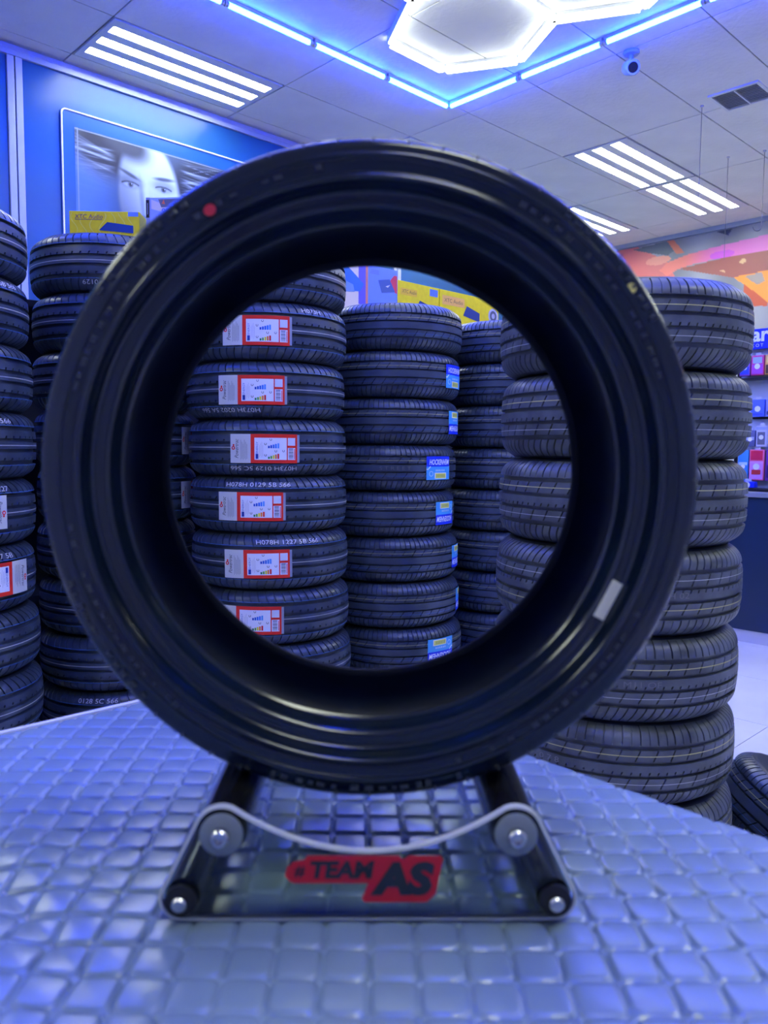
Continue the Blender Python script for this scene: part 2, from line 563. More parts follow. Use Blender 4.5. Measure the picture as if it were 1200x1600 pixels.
# ------------------------------------------------------------------ recessed lamps
def make_fixture(x, y, label):
    t = thing('ceiling_lamp', label, 'ceiling lamp', (x, y, CEIL), group='fluorescent ceiling lamps')
    a, b, d = 0.012, TU - 0.012, 0.012
    t0, t1 = 0.012, TV - 0.012
    if 'm' not in FX:
        fr_ = MB()
        sl = []
        n, wdt = 3, 0.088
        gap = (t1 - t0 - n * wdt) / (n + 1)
        yy = t0
        for k in range(n):
            fr_.box(a, b, yy, yy + gap, -0.004, 0.010)
            sl.append((yy + gap, yy + gap + wdt))
            yy += gap + wdt
        fr_.box(a, b, yy, t1, -0.004, 0.010)
        for s0, s1 in sl:
            fr_.box(a, a + 0.035, s0, s1, -0.004, 0.010)
            fr_.box(b - 0.035, b, s0, s1, -0.004, 0.010)
        FX['m'] = fr_.me('housing')
        FX['m'].materials.append(FIXT)
        FX['s'] = sl
        r = MB()
        r.box(0, b - a - 0.07, 0.0, wdt, 0.0, 0.003)
        FX['r'] = r.me('lamp_strip')
        FX['r'].materials.append(FLUO_L)
        bl = MB().box(0, 0.0025, 0.0, wdt, -0.010, 0.0).me('louvre_blade')
        bl.materials.append(REFL)
        FX['b'] = bl
    obj('housing', FX['m'], None, t)
    for s0, s1 in FX['s']:
        st = obj('lamp_strip', FX['r'], None, t, (a + 0.035, s0, 0.006))
        for k in range(1, 22):
            obj('louvre_blade', FX['b'], None, st, (k * (b - a - 0.07) / 22, 0, 0.001))
    return t
FX = {}
FLAB = ['three-tube ceiling lamp above the portrait poster, nearest the upper left corner',
        'three-tube ceiling lamp just above the top of the upright tyre, mostly hidden',
        'three-tube ceiling lamp cut off by the upper right of the upright tyre',
        'three-tube ceiling lamp right of the upright tyre, the nearer of the two end to end',
        'three-tube ceiling lamp right of the upright tyre, the farther of the two end to end',
        'added three-tube ceiling lamp over the sales counter, out of view at the right, nearer one',
        'added three-tube ceiling lamp over the sales counter, out of view at the right, farther one',
        'added three-tube ceiling lamp by the left wall, unseen behind the viewer',
        'added three-tube ceiling lamp, unseen behind the viewer at the back corner',
        'added three-tube ceiling lamp, unseen behind the viewer at the right side',
        'added three-tube ceiling lamp out of view to the right of the viewer',
        'added three-tube ceiling lamp over the back wall, unseen behind the viewer']
for (x, y), l in zip(FIX, FLAB):
    make_fixture(x, y, l)

# blue tubes: outline of the light feature
TZ = CEIL - 0.035
def blue_tube(p, q, label, out):
    p, q = Vector(p), Vector(q)
    d = (q - p).normalized()
    t = thing('blue_light_tube', label, 'light tube', (p + q) / 2, math.atan2(d.y, d.x), group='blue tubes around the hexagon lights')
    L = (q - p).length
    MB().box(-L / 2 + 0.01, L / 2 - 0.01, -0.014, 0.014, 0.012, 0.033).build('mounting_rail', FIXT, t)
    MB().tube([(-L / 2 + 0.025, 0, 0), (L / 2 - 0.025, 0, 0)], 0.015, 8).build('tube', BLUE_L, t, smooth=50)
    sd = out * 1.0
    MB().box(-L / 2, L / 2, sd * 0.021 - 0.0015, sd * 0.021 + 0.0015, 0.004, 0.034).build('outer_lip', FIXT, t)
    for s in (-1, 1):
        MB().tube([(s * (L / 2 - 0.025), 0, 0), (s * (L / 2 - 0.004), 0, 0)], 0.0155, 12).build('end_cap', FIXT, t, smooth=50)
BX0, BX1, BY0, BY1 = 0.625, 4.425, 0.16, 3.965
bl = []
nn = 6
for k in range(nn):
    bl.append(((BX1 - (k + 1) * (BX1 - BX0) / nn, BY1, TZ), (BX1 - k * (BX1 - BX0) / nn, BY1, TZ), 'left'))
for k in range(nn):
    bl.append(((BX1, BY1 - (k + 1) * (BY1 - BY0) / nn, TZ), (BX1, BY1 - k * (BY1 - BY0) / nn, TZ), 'right'))
for k in range(nn):
    bl.append(((BX0, BY0 + k * (BY1 - BY0) / nn, TZ), (BX0, BY0 + (k + 1) * (BY1 - BY0) / nn, TZ), 'back'))
    bl.append(((BX0 + k * (BX1 - BX0) / nn, BY0, TZ), (BX0 + (k + 1) * (BX1 - BX0) / nn, BY0, TZ), 'near'))
ORD = ['first', 'second', 'third', 'fourth', 'fifth', 'sixth', 'seventh', 'eighth', 'ninth', 'tenth']
cnt = {}
for p, q, side in bl:
    k = cnt.get(side, 0)
    cnt[side] = k + 1
    txt = {'left': 'blue ceiling tube, %s from the corner along the arm running up to the left',
           'right': 'blue ceiling tube, %s from the corner along the arm running up to the right',
           'back': 'blue ceiling tube behind the viewer, %s along the far end of the outline',
           'near': 'blue ceiling tube out of view above, %s along the side by the viewer'}[side] % ORD[k]
    mid_ = (Vector(p) + Vector(q)) / 2
    dd = (Vector(q) - Vector(p)).normalized()
    nn_ = Vector((-dd.y, dd.x, 0))
    cen = Vector(((BX0 + BX1) / 2, (BY0 + BY1) / 2, mid_.z))
    blue_tube(p, q, txt, 1 if nn_.dot(mid_ - cen) > 0 else -1)

# white hexagons; those out of view are added to light the scene
HS = 0.4945
HEX = [((3.740, 3.191), 'white hexagon ceiling light, the whole one nearest the blue corner'),
       ((3.740, 2.335), 'white hexagon ceiling light cut off at the top edge, right of the whole one'),
       ((2.999, 2.763), 'added white hexagon ceiling light out of view above the whole one'),
       ((2.999, 1.907), 'added white hexagon ceiling light out of view, in the middle of the feature'),
       ((2.258, 2.335), 'added white hexagon ceiling light out of view, second row towards the viewer'),
       ((2.258, 1.479), 'added white hexagon ceiling light out of view, second row on the right'),
       ((1.517, 2.763), 'added white hexagon ceiling light out of view, third row on the left'),
       ((1.517, 1.907), 'added white hexagon ceiling light, unseen directly above the viewer'),
       ((3.740, 1.479), 'added white hexagon ceiling light out of view at the right end'),
       ((1.517, 1.051), 'added white hexagon ceiling light, unseen above and behind the viewer')]
from collections import Counter
EDGES = Counter()
for (cx, cy), lab in HEX:
    for k in range(6):
        am = (k + 0.5) * PI / 3
        EDGES[(round(cx + HS * 0.866 * math.cos(am), 1), round(cy + HS * 0.866 * math.sin(am), 1))] += 1
done = set()
for (cx, cy), lab in HEX:
    t = thing('hexagon_light', lab, 'ceiling light', (cx, cy, TZ), group='hexagon lights on the ceiling')
    for k in range(6):
        a0, a1 = k * PI / 3, (k + 1) * PI / 3
        p = Vector((HS * math.cos(a0), HS * math.sin(a0), 0))
        q = Vector((HS * math.cos(a1), HS * math.sin(a1), 0))
        mid = (round((p.x + q.x) / 2 + cx, 1), round((p.y + q.y) / 2 + cy, 1))
        if mid in done:
            continue
        done.add(mid)
        d = (q - p).normalized()
        p, q = p + d * 0.016, q - d * 0.016
        tb = MB()
        tb.tube([p, q], 0.019, 8)
        tb.build('tube', WHITE_L, t, smooth=50)
        n = Vector((-d.y, d.x, 0)) * 0.016
        r = MB()
        r.prism([(p.x - n.x, p.y - n.y), (q.x - n.x, q.y - n.y), (q.x + n.x, q.y + n.y), (p.x + n.x, p.y + n.y)], 0.016, 0.034, 'z')
        r.build('mounting_rail', FIXT, t)
        if EDGES[mid] == 1:
            on = Vector((d.y, -d.x, 0))
            o0, o1 = on * 0.0225, on * 0.0255
            lp = MB()
            lp.prism([(p.x + o0.x, p.y + o0.y), (q.x + o0.x, q.y + o0.y), (q.x + o1.x, q.y + o1.y), (p.x + o1.x, p.y + o1.y)], -0.016, 0.034, 'z')
            lp.build('outer_lip', FIXT, t)
    for k in range(6):
        a0 = k * PI / 3
        MB().lathe([(0.0, -0.012), (0.013, -0.012), (0.013, 0.034), (0.0, 0.034)], 10, 'z', (HS * math.cos(a0), HS * math.sin(a0), 0)).build('corner_joint', FIXT, t, smooth=40)

# vent, security camera, wires
vt = thing('ceiling_vent', 'square louvred air vent in the ceiling at the upper right', 'air vent', (5.66, 2.25, CEIL))
fr_ = MB()
fr_.box(0, 0.34, 0, 0.02, -0.012, 0.0).box(0, 0.34, 0.33, 0.35, -0.012, 0.0).box(0, 0.02, 0.02, 0.33, -0.012, 0).box(0.32, 0.34, 0.02, 0.33, -0.012, 0).box(0.02, 0.32, 0.17, 0.18, -0.012, 0)
fr_.build('frame', FIXT, vt)
MB().box(0.02, 0.32, 0.02, 0.33, -0.002, 0.0).build('backing', mat('vent_backing', (0.30, 0.30, 0.32), 0.6), vt)
vs = MB()
vs.prism([(0, -0.010), (0.013, -0.003), (0.013, -0.001), (0, -0.008)], 0, 0.15, 'y')
vsm = vs.me('slat')
vsm.materials.append(FIXT)
for k in range(11):
    obj('slat', vsm, None, vt, (0.03 + k * 0.026, 0.02, 0))
    obj('slat', vsm, None, vt, (0.03 + k * 0.026, 0.18, 0))

sc = thing('security_camera', 'small blue-tinted security camera hanging below the blue tubes', 'camera', (4.70, 2.665, CEIL))
MB().lathe([(0, -0.001), (0.05, -0.001), (0.052, -0.012), (0.045, -0.022), (0, -0.024)], 24).build('base', CAMW, sc, smooth=40)
MB().tube([(0, 0, -0.02), (0, 0, -0.07)], 0.014, 12).build('neck', CAMW, sc, smooth=50)
bd = thing('x', 'x', 'x')
bpy.data.objects.remove(bd)
v = Vector((-0.62, -0.62, -0.36)).normalized()
p0 = Vector((0, 0, -0.10))
MB().tube([p0 - v * 0.055, p0 - v * 0.05, p0 + v * 0.045, p0 + v * 0.055], [0.026, 0.045, 0.048, 0.042], 20).build('body', CAMW, sc, smooth=40)
MB().tube([p0 + v * 0.05, p0 + v * 0.060], [0.034, 0.030], 18).build('lens', LENS, sc, smooth=40)

def wire(x, y, zb, hook, label):
    t = thing('hanging_wire', label, 'wire', (x, y, zb), group='wires hanging from the ceiling')
    MB().tube([(0, 0, 0), (0, 0, CEIL - zb)], 0.0022, 6).build('wire', WIRE, t)
    MB().lathe([(0, CEIL - zb - 0.012), (0.012, CEIL - zb - 0.012), (0.012, CEIL - zb), (0, CEIL - zb)], 10).build('ceiling_clip', FIXT, t)
    if hook:
        pts = [(0, 0, 0.0)] + [(R0.x * (-0.035 + 0.035 * math.cos(a)), R0.y * (-0.035 + 0.035 * math.cos(a)), -0.06 + 0.035 * math.sin(a)) for a in [-i * PI / 8 for i in range(0, 9)]]
        MB().tube(pts, 0.004, 8).build('hook', WIRE, t, smooth=50)
wire(5.784, 2.695, 3.20, False, 'thin hanging wire right of the paired ceiling lamps, nearest one')
wire(6.925, 2.977, 3.02, False, 'thin hanging wire between the lamps and the mural, middle one')
wire(6.996, 2.702, 3.32, True, 'hanging wire ending in a dark hook before the mural')

# ------------------------------------------------------------------ car mural on the far wall
mural = thing('car_mural', 'colourful car mural with pink and orange bands high on the far wall', 'mural', (XR - 0.002, 0, 0))
MB().box(-0.008, 0.0, 1.4, 5.3, 2.6, 3.83).build('board', WALLW, mural)
def inpoly(u, v, pts):
    ins = np.zeros(u.shape, bool)
    j = len(pts) - 1
    for i in range(len(pts)):
        (xi, yi), (xj, yj) = pts[i], pts[j]
        c = ((yi > v) != (yj > v)) & (u < (xj - xi) * (v - yi) / ((yj - yi) or 1e-9) + xi)
        ins ^= c
        j = i
    return ins
def mural_col(u, v):
    r = np.full(u.shape, 0.22) + 0.12 * np.sin(u * 5) ** 2
    g = r * 1.02
    b = r * 1.12
    def put(m_, c):
        nonlocal r, g, b
        c = lin(c)
        r = np.where(m_, c[0], r)
        g = np.where(m_, c[1], g)
        b = np.where(m_, c[2], b)
    put(inpoly(u, v, [(3.95, 3.83), (3.80, 3.76), (3.75, 3.83)]), (60, 65, 85))
    put(inpoly(u, v, [(5.3, 3.83), (4.9, 3.83), (4.62, 3.66), (4.50, 3.58), (4.40, 3.4), (5.3, 3.3)]), (222, 120, 115))
    put(inpoly(u, v, [(4.95, 3.80), (4.50, 3.83), (4.38, 3.72), (4.50, 3.66), (4.72, 3.72)]), (95, 105, 115))
    put(inpoly(u, v, [(4.52, 3.83), (4.44, 3.83), (4.30, 3.66), (4.40, 3.66)]), (215, 120, 95))
    put(((u - 4.62) / 0.16) ** 2 + ((v - 3.62) / 0.05) ** 2 < 1, (235, 150, 130))
    put(inpoly(u, v, [(4.36, 3.48), (3.84, 3.52), (3.36, 3.52), (1.4, 3.30), (1.4, 3.0), (3.35, 3.30), (3.70, 3.28)]), (165, 100, 90))
    blot = np.sin(u * 17 + v * 9) * np.sin(v * 23 - u * 5)
    put((blot > 0.8) & inpoly(u, v, [(4.1, 3.49), (3.36, 3.50), (3.36, 3.34), (3.75, 3.32)]), (215, 175, 130))
    band = inpoly(u, v, [(4.50, 3.58), (4.25, 3.63), (3.92, 3.66), (3.37, 3.69), (2.4, 3.62), (1.4, 3.5), (1.4, 3.30), (2.4, 3.44), (3.36, 3.525), (3.84, 3.525), (4.17, 3.51), (4.36, 3.48), (4.5, 3.42), (4.6, 3.5)])
    mixp = sm(4.35, 3.85, u)
    pc, qc = lin((240, 130, 115)), lin((228, 125, 190))
    r = np.where(band, pc[0] * (1 - mixp) + qc[0] * mixp, r)
    g = np.where(band, pc[1] * (1 - mixp) + qc[1] * mixp, g)
    b = np.where(band, pc[2] * (1 - mixp) + qc[2] * mixp, b)
    mag = band & (((u - 3.86) / 0.14) ** 2 + ((v - 3.56) / 0.045) ** 2 < 1)
    put(mag, (215, 100, 205))
    put(inpoly(u, v, [(3.72, 3.29), (3.36, 3.31), (1.4, 3.0), (1.4, 2.7), (3.34, 2.96), (3.53, 3.13)]), (245, 155, 70))
    put(inpoly(u, v, [(3.60, 3.28), (3.42, 3.30), (3.38, 3.20), (3.46, 3.17)]), (165, 150, 140))
    put(inpoly(u, v, [(3.60, 3.20), (3.34, 2.97), (3.34, 2.93), (3.60, 2.96)]), (200, 95, 65))
    return r, g, b
raster('mural_print', lambda a, b, h: (-0.0095 - h, a, b), 1.4, 5.3, 2.6, 3.83, 330, 110, mural_col, print_mat('mural_print_ink', 0.4, 0.4), mural)

# ------------------------------------------------------------------ sales counter with product rack
ct = thing('sales_counter', 'dark navy sales counter with grey top at the right edge', 'counter', (5.66, 0, 0))
MB().box(0.0, 0.6, -1.2, 3.0, 0.09, 1.04, 0.004).build('cabinet', NAVY, ct)
MB().box(0.012, 0.58, -1.19, 2.99, 0.0, 0.09).build('plinth', KICK, ct)
MB().box(-0.02, 0.62, -1.22, 3.02, 1.04, 1.075, 0.006).build('worktop', COUNTER, ct)
rk = thing('product_rack', 'black product rack with a blue sign standing on the sales counter', 'rack', (5.93, 0, 1.075))
MB().box(0.0, 0.02, 0.9, 2.40, 0.0, 1.16, 0.003).build('back_panel', mat('rack_panel', (0.45, 0.5, 0.62), 0.5), rk)
for yy in (0.9, 2.385):
    MB().box(-0.01, 0.03, yy, yy + 0.025, 0.0, 1.16, 0.003).build('upright', BLACKP, rk)
MB().box(-0.16, 0.10, 0.88, 2.42, 0.0, 0.02, 0.003).build('base', BLACKP, rk)
MB().box(-0.09, 0.0, 0.9, 2.40, 0.80, 0.815).build('shelf', BLACKP, rk)
MB().box(-0.012, 0.0, 0.9, 2.40, 0.52, 0.535).build('hook_rail', BLACKP, rk)
MB().box(-0.012, 0.0, 0.9, 2.40, 0.28, 0.295).build('hook_rail', BLACKP, rk)
sg = MB().box(-0.05, -0.03, 1.30, 2.338, 1.02, 1.165, 0.002).build('sign', mat('sign_blue', lin((10, 40, 190)), 0.35), rk)
pr = Print(lambda a, b, h: (-0.0505 - h, 2.338 - a, 1.02 + b))
pr.text('arexons', 0.035, 0.052, 0.075, (0.85, 0.88, 0.95), 1, bold=0.03, center=False)
pr.text('C O T', 0.035, 0.016, 0.022, (0.8, 0.85, 0.95), 1, center=False)
pr.build('sign_lettering', sg)
def pack(y, zb, wd, ht, body, label, accents, depth=0.03, xo=5.875, cat='product pack'):
    t = thing('product_pack', label, cat, (xo, y, zb), group='packs on the product rack')
    MB().box(-depth / 2, depth / 2, -wd, 0, 0, ht, min(0.008, depth * 0.3)).build('pouch', mat('pack_' + '_'.join(str(c) for c in body), lin(body), 0.3), t, smooth=40)
    MB().box(-0.004, 0.004, -wd * 0.7, -wd * 0.3, ht - 0.004, ht + 0.018, 0.002).build('hang_tab', mat('clear_tab', (0.6, 0.62, 0.7), 0.2), t)
    p = Print(lambda a, b, h: (-depth / 2 - 0.0005 - h, -a, b), lift=0.0006)
    for (u0, v0, u1, v1, c, ly) in accents:
        p.rect(u0 * wd, v0 * ht, u1 * wd, v1 * ht, lin(c), ly)
    p.disc(wd * 0.5, ht * 0.45, wd * 0.22, lin((240, 240, 250)), 3)
    p.build('pack_print', t)
Z0 = 1.075
pack(2.372, 1.905, 0.075, 0.135, (150, 90, 170), 'violet bottle pack at the left end under the blue sign', [(0.1, 0.1, 0.9, 0.5, (60, 80, 220), 1), (0.1, 0.7, 0.9, 0.9, (225, 120, 190), 1)])
pack(2.292, 1.905, 0.09, 0.145, (215, 70, 130), 'magenta bottle pack under the blue sign', [(0.08, 0.08, 0.92, 0.55, (190, 80, 190), 1), (0.15, 0.6, 0.85, 0.9, (170, 190, 225), 1)])
pack(2.196, 1.905, 0.09, 0.145, (235, 170, 90), 'orange bottle pack under the blue sign', [(0.08, 0.08, 0.92, 0.5, (90, 60, 40), 1), (0.15, 0.6, 0.85, 0.9, (245, 220, 120), 1)])
pack(2.279, 1.610, 0.095, 0.125, (90, 115, 225), 'plain blue card pack in the middle of the rack', [(0.1, 0.08, 0.9, 0.2, (70, 90, 210), 1)])
pack(2.178, 1.610, 0.095, 0.125, (130, 140, 215), 'pale blue card pack beside the plain blue one', [(0.1, 0.1, 0.9, 0.3, (60, 70, 120), 1)])
pack(2.310, 1.395, 0.07, 0.118, (95, 100, 140), 'grey card pack behind the tyre stack edge', [(0.1, 0.4, 0.9, 0.6, (170, 180, 210), 1)])
pack(2.235, 1.395, 0.075, 0.15, (200, 200, 215), 'white framed pack with a grey window on the rack', [(0.15, 0.1, 0.85, 0.7, (110, 110, 120), 1), (0.0, 0.8, 1, 0.95, (160, 170, 225), 2)])
pack(2.355, 1.150, 0.075, 0.22, (70, 150, 215), 'tall sky-blue pouch low on the rack', [(0.1, 0.5, 0.9, 0.6, (190, 220, 240), 1)])
pack(2.275, 1.150, 0.105, 0.225, (235, 110, 150), 'pink pouch with white label low on the rack', [(0.06, 0.05, 0.94, 0.62, (225, 150, 215), 1), (0.1, 0.66, 0.9, 0.96, (225, 40, 80), 1), (0.2, 0.2, 0.8, 0.35, (210, 60, 60), 4)])
pack(2.160, 1.150, 0.105, 0.225, (120, 60, 160), 'purple pouch beside the pink one low on the rack', [(0.1, 0.1, 0.9, 0.5, (60, 40, 110), 1)])
pack(2.305, 1.100, 0.11, 0.045, (20, 50, 220), 'small bright blue box on the counter under the pouches', [(0.1, 0.2, 0.6, 0.8, (60, 90, 240), 1)], depth=0.06, xo=5.80, cat='box')

# ------------------------------------------------------------------ tyres
class TyreKind:
    def __init__(self, key, R, W, rb, zones, pitches, rub, stripes, slant=0.0):
        self.R, self.W, self.rb, self.key = R, W, rb, key
        h = W / 2
        self.h = h
        seg = pitches * 5
        rows = []           # (a, depth, slit_mode, slant)
        for (t0, t1, kind, sl) in zones:
            a0, a1 = t0 * h, t1 * h
            if kind == 'g':
                rows += [(a0 + 0.0006, 0.0095, 0, 0), (a1 - 0.0006, 0.0095, 0, 0)]
            elif kind == 'p':
                rows += [(a0, 0, 0, 0), ((a0 + a1) / 2, 0, 0, 0), (a1, 0, 0, 0)]
            elif kind[0] == 'c':
                n = 4
                for i in range(n + 1):
                    rows.append((a0 + (a1 - a0) * i / n, 0, int(kind[1]), sl))
            elif kind[0] == 'n':        # short notches at both rib edges
                e = (a1 - a0) * 0.30
                rows += [(a0, 0, 1, sl), (a0 + e, 0, 1, sl), (a0 + e + 0.0008, 0, 0, sl), (a1 - 0.0008, 0, 0, sl), (a1, 0, 0, sl)]
            elif kind[0] == 's':
                lo = abs(t0) > abs(t1)
                n = 9
                e0, e1 = (a0, a1)
                if lo:
                    rows.append((a0, 0, 0, 0))
                    e0 = a0 + (a1 - a0) * 0.06
                    e1 = a1 - (a1 - a0) * (0.10 if kind[1] == 'x' else 0.0)
                else:
                    e0 = a0 + (a1 - a0) * (0.10 if kind[1] == 'x' else 0.0)
                    e1 = a1 - (a1 - a0) * 0.06
                    if kind[1] == 'x':
                        rows.append((a0, 0, 0, 0))
                md = 3 if len(kind) > 2 else 1
                for i in range(n + 1):
                    rows.append((e0 + (e1 - e0) * i / n, 0, md, sl))
                if not lo:
                    rows.append((a1, 0, 0, 0))
                elif kind[1] == 'x':
                    rows.append((a1, 0, 0, 0))
        nr = len(rows)
        A = np.array([r[0] for r in rows])
        sh = np.zeros(nr)
        for i in range(1, nr):
            sh[i] = sh[i - 1] + rows[i][3] * (A[i] - A[i - 1]) / R
        fr = np.array([-0.10, -0.07, 0.07, 0.10, 0.5])
        th0 = (np.repeat(np.arange(pitches), 5) + np.tile(fr, pitches)) * 2 * PI / pitches
        inn = np.tile(np.array([0, 1, 1, 0, 0]), pitches)
        idx = np.repeat(np.arange(pitches), 5)
        v = []
        for i, (a, d, mode, sl) in enumerate(rows):
            r = np.full(seg, self.cr(a) - d)
            if mode == 1:
                r = r - 0.0065 * inn
            elif mode == 2:
                r = r - 0.0065 * inn * (idx % 2 == 0)
            elif mode == 3:
                r = r - 0.0065 * inn * np.where(idx % 2 == 0, 1.0, 0.35)
            th = th0 + sh[i]
            v.append(np.stack([r * np.cos(th), r * np.sin(th), np.full(seg, a)], 1))
        v = np.concatenate(v)
        j = np.arange(seg)
        f = []
        for i in range(nr - 1):
            f.append(np.stack([i * seg + j, i * seg + (j + 1) % seg, (i + 1) * seg + (j + 1) % seg, (i + 1) * seg + j], 1))
        f = np.concatenate(f)
        self.tread = mesh('tread', v.tolist(), f.tolist(), 32)
        self.tread.materials.append(rub)
        # sidewall, bead and inner liner
        ae = A[-1]
        re = self.cr(ae)
        rm = (re + rb) / 2
        prof = [(re, ae), (re - 0.006, h * 0.985), (rm + 0.016, h * 0.999), (rm, h), (rm - 0.014, h * 0.992),
                (rb + 0.024, h * 0.975), (rb + 0.021, h * 0.995), (rb + 0.014, h * 0.995), (rb + 0.011, h * 0.95), (rb + 0.004, h * 0.90), (rb, h * 0.86)]
        beadp = [(rb, h * 0.86), (rb - 0.001, h * 0.80), (rb, h * 0.72), (rb + 0.006, h * 0.70)]
        self.side = MB().lathe([(r, -a) for r, a in prof][::-1][:0] + prof, 128).me('sidewall', 40)
        self.side.materials.append(SIDE)
        self.bead = MB().lathe(beadp, 96).me('bead', 50)
        self.bead.materials.append(BEAD)
        ri = R - 0.014
        li = [(rb + 0.006, h * 0.70), (rb + 0.02, h * 0.80), (rm, h * 0.89), (re - 0.012, h * 0.84), (ri - 0.004, h * 0.6), (ri, 0)]
        li = li + [(r, -a) for r, a in li[::-1][1:]]
        self.liner = MB().lathe(li, 96).me('inner_liner', 50)
        self.liner.materials.append(LINER)
        self.stripes = []
        for t, wd, mt_ in stripes:
            a = t * h
            sp = [(self.cr(a - wd / 2) + 0.0007, a - wd / 2), (self.cr(a + wd / 2) + 0.0007, a + wd / 2)]
            ms = MB().lathe(sp, 160).me('colour_line', 60)
            ms.materials.append(mt_)
            self.stripes.append(ms)
    def cr(self, a):
        t = abs(a) / self.h
        if t < 0.56:
            return self.R - 0.004 * (t / 0.56) ** 2
        q = (t - 0.56) / 0.42
        return self.R - 0.004 - 0.006 * q - 0.034 * max(0.0, q) ** 2.6
    def parts(self, t, flip=False):
        rx = PI if flip else 0.0
        tr = obj('tread', self.tread, None, t, rot=(rx, 0, 0))
        for s in self.stripes:
            obj('colour_line', s, None, tr)
        for k in (0, 1):
            sw = obj('sidewall', self.side, None, t, rot=(PI * k, 0, 0))
            obj('bead', self.bead, None, sw)
        obj('inner_liner', self.liner, None, t)

SL = 0.5
KA = TyreKind('a', 0.308, 0.209, 0.2155,
              [(-0.94, -0.57, 'sx', 0.35), (-0.57, -0.44, 'g', 0), (-0.44, -0.21, 'n', 0.3), (-0.21, -0.10, 'g', 0), (-0.10, 0.10, 'p', 0), (0.10, 0.21, 'g', 0),
               (0.21, 0.44, 'n', 0.3), (0.44, 0.57, 'g', 0), (0.57, 0.94, 'sx', -0.35)], 62, RUBBER,
              [(0.0, 0.0022, STRIPE_W), (0.595, 0.0014, STRIPE_B), (-0.595, 0.0014, STRIPE_B)])
KB = TyreKind('b', 0.306, 0.1965, 0.204,
              [(-0.94, -0.54, 's0', 0.25), (-0.54, -0.45, 'g', 0), (-0.45, -0.21, 'c2', 0.75), (-0.21, -0.135, 'g', 0), (-0.135, 0.135, 'p', 0), (0.135, 0.21, 'g', 0),
               (0.21, 0.45, 'c2', 0.75), (0.45, 0.54, 'g', 0), (0.54, 0.94, 's0', -0.1)], 86, RUBBER,
              [(0.32, 0.0016, STRIPE_Y), (-0.34, 0.0011, STRIPE_B)])
KC = TyreKind('c', 0.3375, 0.2225, 0.2155,
              [(-0.94, -0.56, 's0', 0.45), (-0.56, -0.45, 'g', 0), (-0.45, -0.20, 'c2', 0.5), (-0.20, -0.115, 'g', 0), (-0.115, 0.11, 'n', 0.4), (0.11, 0.20, 'g', 0),
               (0.20, 0.45, 'c2', 0.5), (0.45, 0.56, 'g', 0), (0.56, 0.94, 'sx3', 0.05)], 92, RUBBER_GREY,
              [(0.33, 0.0022, STRIPE_Y), (-0.33, 0.0014, STRIPE_W)])

# --- paper labels and stamped codes on the treads
W_, K_ = (0.80, 0.82, 0.84), (0.03, 0.03, 0.035)
def label_a(K):
    R = K.R + 0.0012
    def mp(u, v, h):
        th = (u - 0.127) / R
        rr = R + h
        return (rr * math.cos(th), rr * math.sin(th), v - 0.056)
    base = Print(mp, 0.012)
    Wd, Ht = 0.254, 0.104
    red = lin((235, 45, 30))
    base.rect(0, 0, 0.30 * Wd, Ht, lin((206, 208, 200)), 0)
    base.rect(0.30 * Wd, 0, 0.965 * Wd, Ht, red, 0)
    base.rect(0.965 * Wd, 0.02 * Ht, Wd, 0.98 * Ht, lin((150, 155, 165)), 0)
    pr = Print(mp, 0.012)
    def rc(u0, v0, u1, v1, c, l=1):
        pr.rect(u0 * Wd, v0 * Ht, u1 * Wd, v1 * Ht, c, l)
    rc(0.355, 0.115, 0.81, 0.875, lin((232, 234, 242)))
    rc(0.825, 0.61, 0.935, 0.875, lin((215, 218, 228)))
    rc(0.825, 0.115, 0.935, 0.53, lin((232, 234, 242)))
    for k in range(9):
        rc(0.84, 0.15 + k * 0.041, 0.905, 0.165 + k * 0.041 + 0.008 * (k % 3), lin((110, 110, 130)), 2)
    rc(0.918, 0.14, 0.928, 0.50, red, 2)
    rc(0.372, 0.15, 0.41, 0.32, lin((20, 60, 150)), 2)
    pr.text('ENERGY', 0.391 * Wd, 0.54 * Ht, 0.030 * Wd, lin((40, 90, 180)), 2, rot=PI / 2, width=0.40 * Ht)
    for k in range(4):
        rc(0.425 + 0.016 * k, 0.2 + 0.05 * (k % 2), 0.428 + 0.016 * k, 0.62 + 0.06 * (k % 3), lin((165, 170, 180)), 2)
    bc = [(20, 80, 180), (25, 95, 195), (35, 110, 210), (50, 130, 225), (80, 155, 235)]
    cc = [(30, 130, 70), (110, 175, 60), (240, 225, 30), (240, 140, 40), (225, 40, 35)]
    for k in range(5):
        rc(0.545 + 0.033 * k, 0.515, 0.570 + 0.033 * k, 0.60 + 0.022 * k, lin(bc[k]), 2)
        rc(0.545 + 0.033 * k, 0.15, 0.570 + 0.033 * k, 0.225 + 0.025 * k, lin(cc[k]), 2)
    for cu, cv, ro in ((0.585, 0.81, PI / 2), (0.51, 0.66, PI / 2), (0.655, 0.415, PI / 2), (0.765, 0.42, PI / 2), (0.51, 0.27, PI / 2)):
        pr.text('C', cu * Wd, cv * Ht, 0.034 * Wd, K_, 2, rot=ro, bold=0.02)
    pr.text('Powertrac', 0.095 * Wd, 0.50 * Ht, 0.055 * Wd, K_, 1, rot=PI / 2, width=0.66 * Ht, shear=0.35)
    pr.disc(0.045 * Wd, 0.52 * Ht, 0.028 * Wd, red, 1, 10, 0.013 * Wd)
    pr.disc(0.050 * Wd, 0.62 * Ht, 0.014 * Wd, red, 2, 8)
    for k in range(6):
        rc(0.155 + 0.018 * k, 0.12 + 0.03 * (k % 2), 0.160 + 0.018 * k, 0.80 - 0.07 * (k % 3), lin((120, 125, 120)), 1)
    return base.me('label'), pr.me('label_print')

